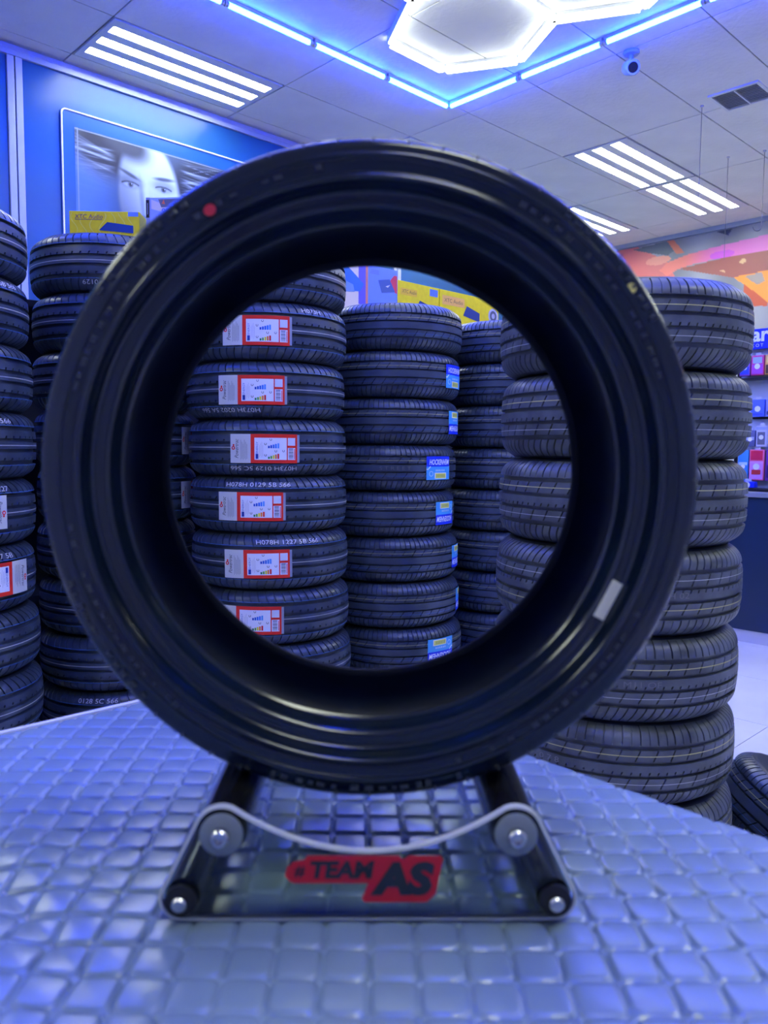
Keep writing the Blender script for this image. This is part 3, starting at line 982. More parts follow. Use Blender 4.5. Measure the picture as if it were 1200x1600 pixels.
def label_b(K):
    R = K.R + 0.0012
    Wd, Ht = 0.150, 0.100
    def mp(u, v, h):
        th = (u - Wd / 2) / R
        rr = R + h
        return (rr * math.cos(th), rr * math.sin(th), v - Ht / 2)
    base = Print(mp, 0.010)
    base.rect(0, 0, Wd, 0.56 * Ht, lin((70, 165, 225)), 0)
    base.rect(0, 0.56 * Ht, Wd, Ht, lin((15, 55, 215)), 0)
    pr = Print(mp, 0.010)
    pr.text('HOCKENHEIM', 0.53 * Wd, 0.755 * Ht, 0.235 * Ht, (0.85, 0.88, 0.95), 1, width=0.86 * Wd, bold=0.02, shear=0.2)
    pr.poly([(0, 0.47 * Ht), (0.05 * Wd, 0.47 * Ht), (0.13 * Wd, 0.58 * Ht), (Wd, 0.58 * Ht), (Wd, 0.545 * Ht), (0.145 * Wd, 0.545 * Ht), (0.065 * Wd, 0.43 * Ht), (0, 0.43 * Ht)], (0.8, 0.85, 0.9), 1)
    pr.rect(0.30 * Wd, 0.04 * Ht, 0.82 * Wd, 0.30 * Ht, lin((238, 240, 225)), 1)
    pr.rect(0.33 * Wd, 0.07 * Ht, 0.79 * Wd, 0.27 * Ht, lin((225, 228, 110)), 2)
    for k in range(6):
        pr.rect((0.37 + 0.065 * k) * Wd, 0.11 * Ht, (0.40 + 0.065 * k) * Wd, 0.23 * Ht, lin((170, 175, 80)), 3)
        pr.rect((0.34 + 0.07 * k) * Wd, 0.36 * Ht, (0.38 + 0.07 * k) * Wd, 0.44 * Ht, lin((190, 220, 240)), 1)
    pr.disc(0.17 * Wd, 0.26 * Ht, 0.12 * Ht, lin((175, 215, 240)), 1, 14, 0.085 * Ht)
    return base.me('label'), pr.me('label_print')

LAB_A = label_a(KA)
LAB_B = label_b(KB)
LAB_C = label_b(KC)
_CODES = {}
def code_mesh(K, s, t0, h):
    key = (K.key, s, t0)
    if key not in _CODES:
        def mp(u, v, q):
            a = t0 * K.h + v
            r = K.cr(a) + 0.0012
            th = u / r
            return (r * math.cos(th), r * math.sin(th), a)
        v, f = text2d(s, 0.0, 0.0)
        x0, x1 = min(p[0] for p in v), max(p[0] for p in v)
        y0, y1 = min(p[1] for p in v), max(p[1] for p in v)
        k = h / (y1 - y0)
        vv = [mp((x - (x0 + x1) / 2) * k * 1.35, (y_ - (y0 + y1) / 2) * k, 0) for x, y_ in v]
        me = mesh('stamped_code', vv, f)
        me.materials.append(CODE if K.key == 'a' else CODE2)
        _CODES[key] = me
    return _CODES[key]

def stack(K, cx, cy, n, pitch, items, labelfn, group, lean=(0, 0), seed=0):
    """items[i] for the i-th tyre from the top: dict(off=px-like sideways offset in m, lab=(phi, flip), code=(text, phi, flip))"""
    rng = random.Random(seed)
    ac = math.atan2(-cy, -cx)
    d = Vector((cx, cy, 0)).normalized()
    right = Vector((d.y, -d.x, 0))
    for i in range(n):
        it = items.get(i, {})
        zc = (n - 1 - i) * pitch + pitch / 2
        off = it.get('off', rng.uniform(-0.004, 0.004)) + lean[0] * (n - 1 - i)
        p = Vector((cx, cy, zc)) + right * off - d * (rng.uniform(-0.004, 0.004) + lean[1] * i)
        t = thing('tyre', labelfn(i), 'tyre', p, ac + rng.uniform(-0.15, 0.15), group)
        base = t.rotation_euler.z
        t.scale.z = pitch / K.W
        K.parts(t, it.get('flip', False))
        if 'lab' in it:
            phi, fl = it['lab']
            lm = {'a': LAB_A, 'b': LAB_B, 'c': LAB_C}[K.key]
            lo = obj('label', lm[0], PRINT, t, rot=(PI if fl else it.get('tilt', 0.0), 0, ac + phi - base))
            obj('label_print', lm[1], PRINT, lo)
        if 'code' in it:
            s, phi, fl = it['code']
            obj('stamped_code', code_mesh(K, s, it.get('ct', 0.72), it.get('ch', 0.015)), None, t, rot=(PI if fl else 0, 0, ac + phi - base))
        if 'code2' in it:
            s, phi, fl = it['code2']
            obj('stamped_code', code_mesh(K, s, it.get('ct2', 0.72), it.get('ch', 0.015)), None, t, rot=(PI if fl else 0, 0, ac + phi - base))

ORDS = ['topmost', 'second from the top', 'third from the top', 'fourth from the top', 'fifth from the top', 'sixth from the top',
        'seventh from the top', 'eighth from the top', 'second from the floor', 'bottom one on the floor']
def lf(fmt, n, notes={}):
    def g(i):
        o = ORDS[i] if i < n - 2 else (ORDS[8] if i == n - 2 else ORDS[9])
        return fmt % o + (', ' + notes[i] if i in notes else '')
    return g

# stack seen through the upright tyre, with red energy labels
stack(KA, 1.823, 2.569, 10, 0.209, {
    0: dict(off=-0.002),
    1: dict(lab=(-0.13, False), off=0.0, code=('H073H', 0.55, False)),
    2: dict(lab=(-0.17, False), off=-0.006, code=('H073H 0202 5A 566', -0.48, True)),
    3: dict(lab=(-0.04, False), off=0.0, code=('H073H 0129 5C 566', -0.06, True)),
    4: dict(lab=(-0.22, False), off=0.003, code=('H078H 0129 5B 566', -0.14, False)),
    5: dict(lab=(-0.16, False), off=0.008, tilt=0.01, code=('H078H 1227 5B 566', 0.22, False)),
    6: dict(lab=(-0.28, False), off=0.014),
    7: dict(off=0.024),
    }, lf('tyre, %s in the red-labelled stack inside the upright tyre\'s hole', 10), 'tyres in the red-labelled stack', seed=2)
# stack with yellow box on top, left
S2 = F0 * 3.181 - R0 * 1.083
stack(KA, S2[0], S2[1], 10, 0.2135, {
    0: dict(lab=(0.62, False), code=('H078H 0129', -0.12, True)),
    3: dict(lab=(1.30, False)), 4: dict(lab=(1.25, False)),
    6: dict(code=('H078H 1129 58', -0.35, False)), 8: dict(code=('0128 5C 566', -0.3, False)),
    }, lf('tyre, %s in the stack under the flat yellow box', 10), 'tyres in the stack under the yellow box', seed=3)
# leftmost stack, cut by the picture's edge
stack(KA, 0.681, 2.819, 10, 0.209, {
    1: dict(code=('H073H 0229 5B 566', 0.62, False)),
    3: dict(code=('H078H 1227 5B 566', 0.40, False), off=0.008),
    4: dict(lab=(0.30, True), code=('H078H 1227', 0.52, False), off=0.002),
    5: dict(lab=(0.62, True), code=('H078H 0127 5B', 0.52, False), off=-0.004),
    6: dict(off=0.006), 7: dict(off=0.010, code=('H078H 0129', 0.35, True)), 8: dict(off=0.014),
    }, lf('tyre, %s in the stack cut by the left edge', 10), 'tyres in the stack at the left edge', seed=4)
# blue-labelled stack in the middle
stack(KB, 2.490, 2.559, 10, 0.1965, {
    0: dict(off=0.012), 1: dict(lab=(1.10, False), off=0.004),
    2: dict(lab=(1.22, True), off=-0.002), 3: dict(lab=(0.80, False), off=-0.008, code=('S T R E E T', 0.10, False), ct=0.0),
    4: dict(lab=(1.00, True), off=-0.012), 5: dict(lab=(1.32, True), off=0.006), 6: dict(lab=(1.45, True), off=0.012),
    7: dict(lab=(0.72, True), off=0.028),
    }, lf('tyre with fine shoulder grooves, %s in the blue-labelled middle stack', 10), 'tyres in the blue-labelled stack', seed=5)
# shaded stack to its right
stack(KB, 3.132, 2.400, 10, 0.1953, {}, lf('tyre, %s in the shaded stack behind the blue-labelled one', 10), 'tyres in the shaded stack', seed=6)
# big grey stack at the right
stack(KC, 2.025, 1.150, 8, 0.2225, {
    0: dict(lab=(-0.05, False), off=0.000, tilt=0.0), 1: dict(off=0.006),
    3: dict(code=('TCH 02', 0.42, False), ct=0.0, flip=True), 4: dict(code=('E   M11 OF', 0.18, False), ct=0.0),
    5: dict(code=('0 7 8', -0.45, False), ct=0.0),
    }, lf('large grey tyre, %s in the stack right of the upright tyre', 8), 'tyres in the large grey stack', seed=8)

# tyre tipped against the foot of the right-hand stack
lt = thing('tyre', 'single tyre lying tipped on the floor at the lower right edge', 'tyre', (0, 0, 0), 0)
sight = (F0 * 0.80 + R0 * 0.45 - Z * 0.18).normalized()
upi = (Z - sight * Z.dot(sight)).normalized()
rgi = sight.cross(upi).normalized()
axis = (upi * math.cos(math.radians(27)) + rgi * math.sin(math.radians(27))).normalized()
LTC = F0 * 2.22 + R0 * 1.30
lt.rotation_mode = 'QUATERNION'
lt.rotation_quaternion = axis.to_track_quat('Z', 'Y')
tilt = math.acos(axis.z)
lt.location = (LTC.x, LTC.y, 0.297 * math.sin(tilt) + 0.09 * math.cos(tilt))
KB.parts(lt)

# ------------------------------------------------------------------ boxes on the stacks
def carton(name, label, loc, rz, sx, sy, sz, mt_, printer=None, cat='box', group=None):
    """sx wide, sy deep, sz tall; origin at the middle of the front lower edge, front faces -y"""
    t = thing(name, label, cat, loc, rz, group)
    MB().box(-sx / 2, sx / 2, 0, sy, 0, sz, 0.0025).build('carton', mt_, t)
    MB().box(-sx / 2 + 0.004, sx / 2 - 0.004, sy * 0.5 - 0.001, sy * 0.5 + 0.001, sz - 0.001, sz + 0.0006).build('lid_seam', mat('carton_seam', (0.1, 0.1, 0.1), 0.6), t)
    if printer:
        p = Print(lambda a, b, h: (-sx / 2 + a, -0.0006 - h, b), lift=0.0005)
        printer(p, sx, sz)
        p.build('front_print', t)
    return t
YEL = mat('yellow_carton', lin((252, 222, 14)), 0.45, noise=(30, 0.08))
ytxt = lin((120, 60, 110))
def p_yellow(p, sx, sz):
    for k in range(7):
        c = lin((250, 232, 90))
        u = sx * (0.06 + 0.135 * k)
        pts = [(u + sx * 0.05 * math.sin(i * 0.7 + k), sz * (0.06 + 0.11 * i)) for i in range(9)]
        p.poly(pts + [(a + sx * 0.016, b) for a, b in pts[::-1]], c, 1)
    p.text('XTC Audio', sx * 0.28, sz * 0.80, sz * 0.15, ytxt, 2, width=sx * 0.40, shear=0.1)
    p.rect(sx * 0.08, sz * 0.68, sx * 0.47, sz * 0.70, ytxt, 2)
    p.rect(sx * 0.84, sz * 0.82, sx * 0.985, sz * 0.985, lin((115, 150, 225)), 2)
    p.poly([(sx * 0.42, sz * 0.30), (sx * 0.54, sz * 0.60), (sx * 0.91, sz * 0.48), (sx * 0.91, sz * 0.20)], lin((25, 65, 140)), 2)
RZC = YAW - PI / 2
def at(px, depth, z):
    """a point depth metres ahead of the viewer, on the sight line through column px"""
    q = F0 * depth + R0 * ((px - 600) / FPX * depth)
    return (q.x, q.y, z)
carton('audio_box', 'flat yellow audio box on top of the stack by the portrait poster', at(171, 3.00, 2.1355), RZC + 0.03, 0.260, 0.42, 0.099, YEL, p_yellow)
def p_grey(p, sx, sz):
    p.rect(0.0, 0, sx * 0.09, sz, lin((150, 160, 190)), 1)
    p.rect(sx * 0.0, sz * 0.5, sx * 0.075, sz * 0.94, lin((20, 22, 35)), 2)
    p.rect(sx * 0.030, sz * 0.58, sx * 0.045, sz * 0.86, lin((150, 155, 175)), 3)
    p.poly([(sx * 0.12, sz * 0.72), (sx * 0.12, sz * 0.95), (sx * 0.9, sz * 0.60), (sx * 0.9, sz * 0.45)], lin((225, 215, 205)), 1)
    p.poly([(sx * 0.35, sz * 0.75), (sx * 0.95, sz * 0.75), (sx * 0.95, sz * 0.95), (sx * 0.28, sz * 0.95)], lin((110, 110, 125)), 2)
    for k in range(4):
        p.disc(sx * (0.40 + 0.09 * k), sz * 0.68, sz * 0.045, lin((70, 100, 200)), 3, 12, sz * 0.025)
    p.poly([(sx * 0.36, sz * 0.84), (sx * 0.41, sz * 0.94), (sx * 0.44, sz * 0.82)], lin((225, 110, 80)), 3)
carton('audio_box', 'pale grey-blue audio box standing right of the flat yellow box', at(268, 2.98, 2.1355), RZC - 0.10, 0.168, 0.42, 0.146, mat('pale_carton', lin((165, 185, 230)), 0.4, noise=(12, 0.1)), p_grey)

shelf = thing('display_shelf', 'tall dark display shelf added behind the stacks, mostly hidden', 'shelf', (0, 3.36, 0))  # extended left and coloured dark so the gaps between stacks look dark
MB().box(0.15, 4.75, 0.02, 0.44, 1.93, 1.96, 0.003).build('top_board', WOODM, shelf)
for x in (0.15, 2.4, 4.72):
    MB().box(x, x + 0.03, 0.02, 0.44, 0.0, 1.93).build('side_panel', WOODM, shelf)
MB().box(0.18, 4.72, 0.42, 0.44, 0.0, 1.93).build('back_panel', WOODM, shelf)
for z in (0.1, 0.7, 1.3):
    MB().box(0.18, 2.40, 0.02, 0.42, z, z + 0.025).build('shelf_board', WOODM, shelf)
    MB().box(2.43, 4.72, 0.02, 0.42, z, z + 0.025).build('shelf_board', WOODM, shelf)
def p_col1(p, sx, sz):
    p.rect(0, 0, sx, sz, lin((235, 220, 190)), 1)
    p.rect(sx * 0.76, sz * 0.5, sx * 0.95, sz * 0.995, lin((110, 100, 215)), 2)
    p.poly([(sx * 0.02, sz * 0.60), (sx * 0.02, sz * 0.98), (sx * 0.40, sz * 0.98), (sx * 0.90, sz * 0.76), (sx * 0.80, sz * 0.66)], lin((60, 120, 215)), 3)
    p.poly([(sx * 0.02, sz * 0.82), (sx * 0.02, sz * 0.60), (sx * 0.66, sz * 0.64), (sx * 0.62, sz * 0.73)], lin((120, 155, 200)), 4)
    p.rect(sx * 0.94, 0, sx, sz, lin((235, 150, 120)), 5)
def p_col2(p, sx, sz):
    p.rect(0, 0, sx, sz, lin((120, 150, 225)), 1)
    p.poly([(sx * 0.75, sz * 0.86), (sx * 0.88, sz * 0.93), (sx * 0.985, sz * 0.93), (sx * 0.985, sz * 0.7), (sx * 0.82, sz * 0.73)], lin((225, 70, 90)), 2)
    p.poly([(sx * 0.33, sz * 0.83), (sx * 0.72, sz * 0.87), (sx * 0.92, sz * 0.72), (sx * 0.45, sz * 0.68)], lin((75, 100, 160)), 3)
    p.poly([(sx * 0.58, sz * 0.77), (sx * 0.74, sz * 0.80), (sx * 0.66, sz * 0.76)], lin((230, 225, 235)), 4)
    for k in range(3):
        p.rect(sx * (0.06 + 0.02 * k), sz * (0.90 + 0.02 * k), sx * 0.36, sz * (0.905 + 0.02 * k), lin((95, 90, 190)), 2)
def p_yel2(p, sx, sz):
    p.rect(sx * 0.06, sz * 0.80, sx * 0.45, sz * 0.90, lin((245, 200, 60)), 1)
    p.text('XTC Audio', sx * 0.27, sz * 0.855, sz * 0.05, lin((150, 90, 60)), 2, width=sx * 0.34)
    p.rect(sx * 0.76, sz * 0.86, sx * 0.96, sz * 0.965, lin((95, 130, 215)), 1)
    p.poly([(sx * 0.42, sz * 0.62), (sx * 0.52, sz * 0.76), (sx * 0.92, sz * 0.68), (sx * 0.88, sz * 0.58)], lin((40, 60, 110)), 1)
def p_yel3(p, sx, sz):
    p.rect(sx * 0.04, sz * 0.78, sx * 0.40, sz * 0.92, lin((250, 190, 90)), 1)
    p.text('XTC Audio', sx * 0.22, sz * 0.85, sz * 0.06, lin((150, 90, 60)), 2, width=sx * 0.30)
    p.poly([(sx * 0.38, sz * 0.66), (sx * 0.44, sz * 0.82), (sx * 0.66, sz * 0.74), (sx * 0.66, sz * 0.60)], lin((35, 60, 120)), 1)
    p.disc(sx * 0.90, sz * 0.74, sx * 0.085, lin((200, 200, 205)), 1, 20)
    p.disc(sx * 0.90, sz * 0.74, sx * 0.060, lin((90, 90, 100)), 2, 20)
    p.disc(sx * 0.90, sz * 0.74, sx * 0.030, lin((190, 190, 195)), 3, 16)
g2 = 'cartons on the display shelf'
carton('audio_box', 'multicoloured speaker box at the left of the shelf row', (2.965, 3.40, 1.9605), 0, 0.30, 0.36, 0.45, mat('white_carton', (0.7, 0.7, 0.72), 0.4), p_col1, group=g2)
carton('audio_box', 'light blue box with a red corner in the shelf row', (3.237, 3.40, 1.9605), 0, 0.238, 0.36, 0.46, mat('blue_carton', lin((120, 150, 225)), 0.4), p_col2, group=g2)
carton('audio_box', 'yellow audio box next to the red-cornered box in the shelf row', (3.545, 3.40, 1.9605), 0, 0.37, 0.36, 0.410, YEL, p_yel2, group=g2)
carton('audio_box', 'yellow audio box with a speaker printed on it, right end of the shelf row', (4.035, 3.40, 1.9605), 0, 0.60, 0.36, 0.410, YEL, p_yel3, group=g2)
carton('audio_box', 'plain white box standing behind the yellow boxes on the shelf', (3.72, 3.765, 1.9605), 0, 0.40, 0.03, 0.49, mat('white_carton', (0.7, 0.7, 0.72), 0.4), None, group=g2)

# ------------------------------------------------------------------ table with quilted cover
TT = 0.925
TX0, TX1, TY0, TY1 = -0.25, 0.913, -0.15, 1.223
tb = thing('display_table', 'table under a quilted vinyl cover, carrying the upright tyre', 'table', (0, 0, 0))
MB().box(TX0, TX1 - 0.01, TY0, TY1 - 0.008, TT - 0.045, TT - 0.006, 0.004).build('tabletop', TABLEM, tb)
MB().box(TX0, TX1 - 0.01, TY1 - 0.008, TY1 + 0.002, TT - 0.046, TT + 0.004, 0.002).build('edge_strip', mat('pale_edge_strip', (0.75, 0.75, 0.74), 0.3), tb)
for x in (TX0 + 0.05, TX1 - 0.12):
    for y in (TY0 + 0.05, TY1 - 0.11):
        MB().box(x, x + 0.06, y, y + 0.06, 0.0, TT - 0.045, 0.004).build('leg', BLACKP, tb)
# cover: padded cells, 40 mm, squared to the stand
PSI = YAW + math.radians(0.94)
cq, sq = math.cos(PSI), math.sin(PSI)
step = 0.0026
nx, ny = int((TX1 - TX0) / step) + 1, int((TY1 - TY0 - 0.006) / step) + 1
gx = np.linspace(TX0, TX1, nx)
gy = np.linspace(TY0, TY1 - 0.006, ny)
GX, GY = np.meshgrid(gx, gy)
along = GX * cq + GY * sq
across = GX * sq - GY * cq
CELL = 0.0405
# a little waviness of the rows
across2 = across + 0.004 * np.sin(along * 7.0) + 0.003 * np.sin(across * 5 + 1)
along2 = along + 0.006 * np.sin(across * 5.0 + 0.6)
uu = (across2 / CELL) % 1.0 - 0.5
vv = (along2 / CELL) % 1.0 - 0.5
# rounded-square pad
pq = (np.abs(uu) ** 5 + np.abs(vv) ** 5) ** 0.2
pad = 1 - sm(0.30, 0.50, pq)
pad = 0.86 * (1 - sm(0.435, 0.498, pq)) + 0.14 * np.cos(np.clip(uu, -.5, .5) * PI) * np.cos(np.clip(vv, -.5, .5) * PI)
# small stud where four cells meet
du, dv = 0.5 - np.abs(uu), 0.5 - np.abs(vv)
stud = 1 - sm(0.07, 0.13, du + dv)
hgt = 0.0048 * np.maximum(pad, 0) + 0.0030 * stud
# creases in the loose left part
loose = sm(-0.16, -0.34, across) * sm(1.05, 0.75, along)
for (a0, k1, ph) in ((0.006, 24, 0.3), (0.004, 37, 1.7)):
    dgn = along * 0.55 + across * 0.83 + 0.03 * np.sin(along * 9)
    hgt = hgt + loose * a0 * (np.abs(np.sin(dgn * k1 + ph)) - 0.5) * 0.8
edge = sm(0.022, 0.0, TX1 - GX)
zc = TT - 0.004 + hgt * (1 - edge) - 0.016 * edge ** 2
verts = np.stack([GX.ravel(), GY.ravel(), zc.ravel()], 1)
ii, jj = np.meshgrid(np.arange(nx - 1), np.arange(ny - 1))
a = (jj * nx + ii).ravel()
faces = np.stack([a, a + 1, a + nx + 1, a + nx], 1)
cm = mesh('quilted_cover', verts.tolist(), faces.tolist(), 75)
obj('quilted_cover', cm, VINYL, tb)

# ------------------------------------------------------------------ tyre stand (local frame: +y away from the viewer)
RZS = PSI - PI / 2
org = Vector((cq, sq, 0)) * 0.85
st = thing('tyre_stand', 'black tube tyre stand with clear acrylic end plates and red lettering', 'tyre stand', (org.x, org.y, TT), RZS)
TYR, TYC = 0.323, 0.404          # upright tyre radius, axis height above the table
RT_, RB_ = 0.023, 0.016
TX_, BXx = 0.133, 0.170
TZ_ = TYC - math.sqrt((TYR + RT_ + 0.0005) ** 2 - TX_ ** 2)
BZ_ = RB_ + 0.0062
YP0, YP1 = -0.163, 0.163
for s in (-1, 1):
    MB().tube([(s * TX_, YP0 + 0.002, TZ_), (s * TX_, YP1 - 0.002, TZ_)], RT_, 28).build('support_tube', BLACKM, st, smooth=40)
    MB().tube([(s * BXx, YP0 + 0.002, BZ_), (s * BXx, YP1 - 0.002, BZ_)], RB_, 24).build('foot_tube', BLACKM, st, smooth=40)
def plate_outline():
    pts = []
    rt, rb2 = 0.026, 0.0205
    # side tangent angle between lower and upper circles (right side)
    dx, dz = TX_ - BXx, TZ_ - BZ_
    L = math.hypot(dx, dz)
    phi = math.atan2(dz, dx)
    off = math.asin((rb2 - rt) / L)
    nrm = phi - PI / 2 + off
    for i in range(9):                       # lower right corner
        t = -PI / 2 + (nrm + PI / 2) * i / 8
        pts.append((BXx + rb2 * math.cos(t), BZ_ + rb2 * math.sin(t)))
    for i in range(13):                      # upper right lobe
        t = nrm + (math.radians(112) - nrm) * i / 12
        pts.append((TX_ + rt * math.cos(t), TZ_ + rt * math.sin(t)))
    x0, z0 = pts[-1]
    zm = TZ_ - 0.016
    for i in range(1, 20):                   # dished top edge
        x = x0 - 2 * x0 * i / 20
        pts.append((x, zm + (z0 - zm) * (x / x0) ** 2))
    half = pts[:22]
    pts += [(-x, z) for x, z in reversed(half)]
    return pts
PO = plate_outline()
PIN = []
for i_ in range(len(PO)):
    (ax_, az_), (bx_, bz_), (cx_, cz_) = PO[i_ - 1], PO[i_], PO[(i_ + 1) % len(PO)]
    tx_, tz_ = cx_ - ax_, cz_ - az_
    tl_ = math.hypot(tx_, tz_) or 1.0
    PIN.append((bx_ - 0.0026 * tz_ / tl_, bz_ + 0.0026 * tx_ / tl_))
def plate(y0, y1):
    m_ = MB()
    k = len(PO)
    m_.v += [(a_, y0, b_) for a_, b_ in PIN] + [(a_, y0 + 0.0006, b_) for a_, b_ in PO] + [(a_, y1 - 0.0006, b_) for a_, b_ in PO] + [(a_, y1, b_) for a_, b_ in PIN]
    m_.f.append(tuple(range(k)))
    m_.f.append(tuple(3 * k + i for i in reversed(range(k))))
    for lv in range(3):
        for i in range(k):
            j = (i + 1) % k
            m_.f.append((lv * k + i, (lv + 1) * k + i, (lv + 1) * k + j, lv * k + j))
    me = m_.me('end_plate')
    me.materials.append(ACRYL)
    me.materials.append(ACRYL_EDGE)
    for k, p in enumerate(me.polygons):
        p.material_index = 0 if k < 2 else 1
    return obj('end_plate', me, None, st)
pf = plate(YP0 - 0.006, YP0)
plate(YP1, YP1 + 0.006)
for yy, sg_ in ((YP0 - 0.006, -1), (YP1 + 0.006, 1)):
    for s in (-1, 1):
        b = MB().lathe([(0.0, 0.0), (0.0195, 0.0), (0.0195, sg_ * 0.003), (0.017, sg_ * 0.0045), (0.0, sg_ * 0.0045)], 28, 'y').build('washer', NYLON, st, (s * TX_, yy, TZ_), smooth=35)
        MB().lathe([(0.0, sg_ * 0.0045), (0.0085, sg_ * 0.0045), (0.0085, sg_ * 0.011), (0.007, sg_ * 0.013), (0.0045, sg_ * 0.013), (0.0045, sg_ * 0.009), (0, sg_ * 0.009)], 20, 'y').build('bolt', STEEL, b, smooth=35)
        b2 = MB().lathe([(0.0, 0.0), (0.0145, 0.0), (0.0145, sg_ * 0.004), (0.0, sg_ * 0.005)], 24, 'y').build('foot_cap', BLACKP, st, (s * BXx, yy, BZ_), smooth=35)
        MB().lathe([(0.0, sg_ * 0.004), (0.0070, sg_ * 0.004), (0.0070, sg_ * 0.010), (0.0055, sg_ * 0.012), (0, sg_ * 0.012)], 18, 'y').build('bolt', STEEL, b2, smooth=35)
# the lettering: red sticker with dark letters
lz = 0.036
pr = Print(lambda a, b, h: (a - 0.004, YP0 - 0.0064 - h, b + lz), lift=0.0005)
redc = (0.70, 0.008, 0.03)
dk = (0.02, 0.03, 0.04)
pr.poly([(-0.068, 0.004), (-0.072, 0.009), (-0.070, 0.017), (-0.064, 0.022), (-0.054, 0.024), (-0.052, 0.028), (0.012, 0.028), (0.020, 0.002), (-0.064, 0.002)], redc, 1)
pr.poly([(0.000, -0.016), (-0.002, -0.013), (0.003, 0.001), (0.007, 0.006), (0.013, 0.028), (0.031, 0.028), (0.035, 0.024), (0.041, 0.028), (0.069, 0.028), (0.071, 0.025), (0.065, -0.008), (0.057, -0.016)], redc, 1.2)
pr.text('#', -0.0585, 0.0130, 0.011, dk, 2.4, width=0.010, bold=0.02, shear=0.1)
pr.text('TEAM', -0.0200, 0.0150, 0.0165, dk, 2.4, width=0.058, bold=0.045, shear=0.15)
pr.text('AS', 0.0345, 0.0065, 0.0320, dk, 2.4, width=0.058, bold=0.06, shear=0.15)
pr.build('lettering', pf, print_mat('sticker_print', 0.35, 0.5))

# ------------------------------------------------------------------ upright tyre
KD_z = [(-0.93, -0.52, 's0', 0.4), (-0.52, -0.44, 'g', 0), (-0.44, -0.18, 'c2', 0.5), (-0.18, -0.10, 'g', 0), (-0.10, 0.10, 'p', 0), (0.10, 0.18, 'g', 0),
        (0.18, 0.44, 'c2', 0.5), (0.44, 0.52, 'g', 0), (0.52, 0.93, 's0', -0.4)]
class DisplayKind(TyreKind):
    def cr(self, a):
        t = abs(a) / self.h
        if t < 0.56:
            return self.R - 0.004 * (t / 0.56) ** 2
        q = (t - 0.56) / 0.42
        return self.R - 0.004 - 0.003 * q - 0.005 * max(0.0, q) ** 2.2
KD = DisplayKind('d', TYR, 0.228, 0.240, KD_z, 84, RUBBER, [])
dt = thing('tyre', 'tyre standing upright on the acrylic stand, seen straight through its hole', 'tyre', (org.x, org.y, TT + TYC), 0)
dt.rotation_euler = (PI / 2, 0, RZS)       # axle along the sight line, front sidewall towards the viewer
tr = obj('tread', KD.tread, None, dt)
h = KD.h
# front and rear sidewalls with their own relief
ae = 0.925 * h
re = KD.cr(ae)
rb = 0.240
prof = [(re, ae), (re - 0.003, h * 0.965), (re - 0.008, h * 0.990), (0.2975, h * 1.0), (0.2965, h * 1.012), (0.2915, h * 1.013), (0.2905, h * 1.002), (0.283, h * 1.0), (0.2795, h * 0.998),
        (0.2775, h * 1.03), (0.2745, h * 1.042), (0.2722, h * 1.030), (0.2695, h * 0.985), (0.2665, h * 0.930), (0.2640, h * 0.908), (0.2600, h * 0.902), (0.2555, h * 0.905), (0.2525, h * 0.898), (0.2498, h * 0.872), (0.2468, h * 0.830), (0.2438, h * 0.780), (0.2415, h * 0.755), (rb, h * 0.742)]
def catmull(pts, n=4):
    out = []
    P_ = [pts[0]] + pts + [pts[-1]]
    for i in range(1, len(P_) - 2):
        a, b, c, d = [np.array(P_[i + k], float) for k in (-1, 0, 1, 2)]
        for j in range(n):
            t_ = j / n
            out.append(tuple(0.5 * (2 * b + (c - a) * t_ + (2 * a - 5 * b + 4 * c - d) * t_ ** 2 + (3 * b - a - 3 * c + d) * t_ ** 3)))
    out.append(pts[-1])
    return out
sidem = MB().lathe(catmull(prof), 240).me('sidewall', 60)
sidem.materials.append(SIDE_D)
beadm = MB().lathe([(rb, h * 0.745), (rb + 0.0006, h * 0.728), (rb + 0.003, h * 0.716), (rb + 0.008, h * 0.71)], 160).me('bead', 60)
beadm.materials.append(BEAD)
sws = []
for k in (0, 1):
    sw = obj('sidewall', sidem, None, dt, rot=(PI * k, 0, 0))
    sws.append(sw)
    obj('bead', beadm, None, sw)
li = [(rb + 0.008, h * 0.71), (0.258, h * 0.78), (0.275, h * 0.86), (0.295, h * 0.85), (0.309, h * 0.72), (0.3155, h * 0.45), (0.317, 0)]
li = li + [(r, -q) for r, q in li[::-1][1:]]
lin_m = MB().lathe(li, 160).me('inner_liner', 60)
lin_m.materials.append(LINER)
obj('inner_liner', lin_m, None, dt)
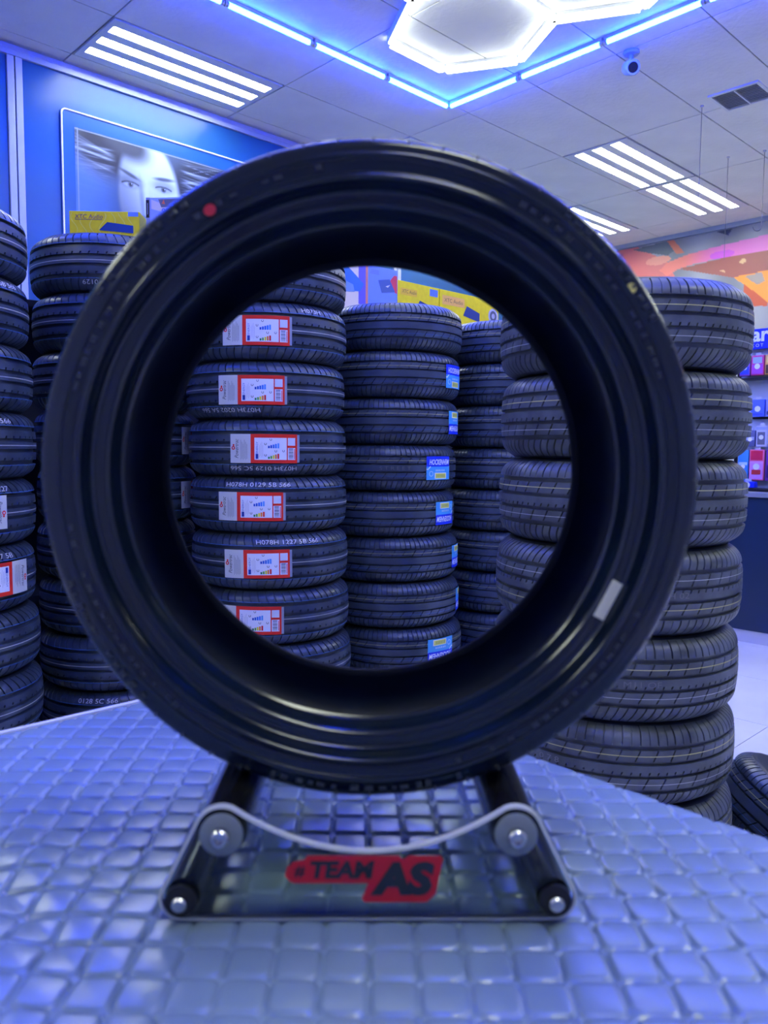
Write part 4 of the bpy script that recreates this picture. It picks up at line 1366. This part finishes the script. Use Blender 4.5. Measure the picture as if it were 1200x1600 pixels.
# moulded marks standing proud of the front sidewall; they catch the light as faint dashes
rng = random.Random(5)
mk = MB()
def mark(r, ang, wd, ln, z):
    e = Vector((math.cos(ang), math.sin(ang), 0))
    q = Vector((-e.y, e.x, 0))
    c = e * r
    n0 = len(mk.v)
    for zz, k in ((z - 0.001, 1.0), (z + 0.0009, 0.75)):
        for a_, b_ in ((-1, -1), (1, -1), (1, 1), (-1, 1)):
            p = c + e * (a_ * wd / 2 * k) + q * (b_ * ln / 2 * k)
            mk.v.append((p.x, p.y, zz))
    mk.f += [tuple(n0 + i for i in f_) for f_ in ((4, 5, 6, 7), (0, 1, 5, 4), (1, 2, 6, 5), (2, 3, 7, 6), (3, 0, 4, 7))]
for a0, a1, r in ((100, 165, 0.287), (20, 62, 0.287), (190, 232, 0.287), (285, 335, 0.287), (125, 148, 0.302), (30, 55, 0.3015), (200, 226, 0.302), (252, 288, 0.302)):
    aa = a0
    while aa < a1:
        ln = rng.uniform(0.004, 0.009)
        if rng.random() < 0.75:
            mark(r, math.radians(aa), rng.uniform(0.003, 0.007), ln, h * 1.001)
        aa += math.degrees(ln / r) + rng.uniform(0.6, 1.6)
for a_ in range(0, 360, 6):
    mark(0.3085, math.radians(a_), 0.006, 0.0016, h * 0.985)
mk.build('moulded_marks', mat('raised_rubber', (0.030, 0.036, 0.045), 0.30, spec=0.7), sws[0])['kind'] = 'stuff'
def patch(name, r, ang, wd, ln, z, mt_):
    e = Vector((math.cos(ang), math.sin(ang), 0))
    q = Vector((-e.y, e.x, 0))
    b_ = MB()
    pts = []
    for i in range(10):
        t = 2 * PI * i / 10
        pts.append(tuple((e * (r + wd / 2 * math.cos(t)) + q * (ln / 2 * math.sin(t))))[:2])
    b_.prism(pts, z - 0.001, z + 0.0012, 'z')
    return b_.build(name, mt_, sws[0])
patch('red_paint_dot', 0.2855, math.radians(121.5), 0.010, 0.012, h * 1.0015, RPAINT)
patch('yellow_paint_dot', 0.2985, math.radians(36.5), 0.010, 0.010, h * 0.998, YPAINT)
e = math.radians(-27.0)
b_ = MB()
b_.box(-0.0055, 0.0055, -0.020, 0.020, 0, 0.0012, 0.0005)
o = b_.build('paper_tag', TAG, sws[0], (0.2590 * math.cos(e), 0.2590 * math.sin(e), h * 0.905), (0, 0, e))
o.rotation_euler = (0, 0.0, e)
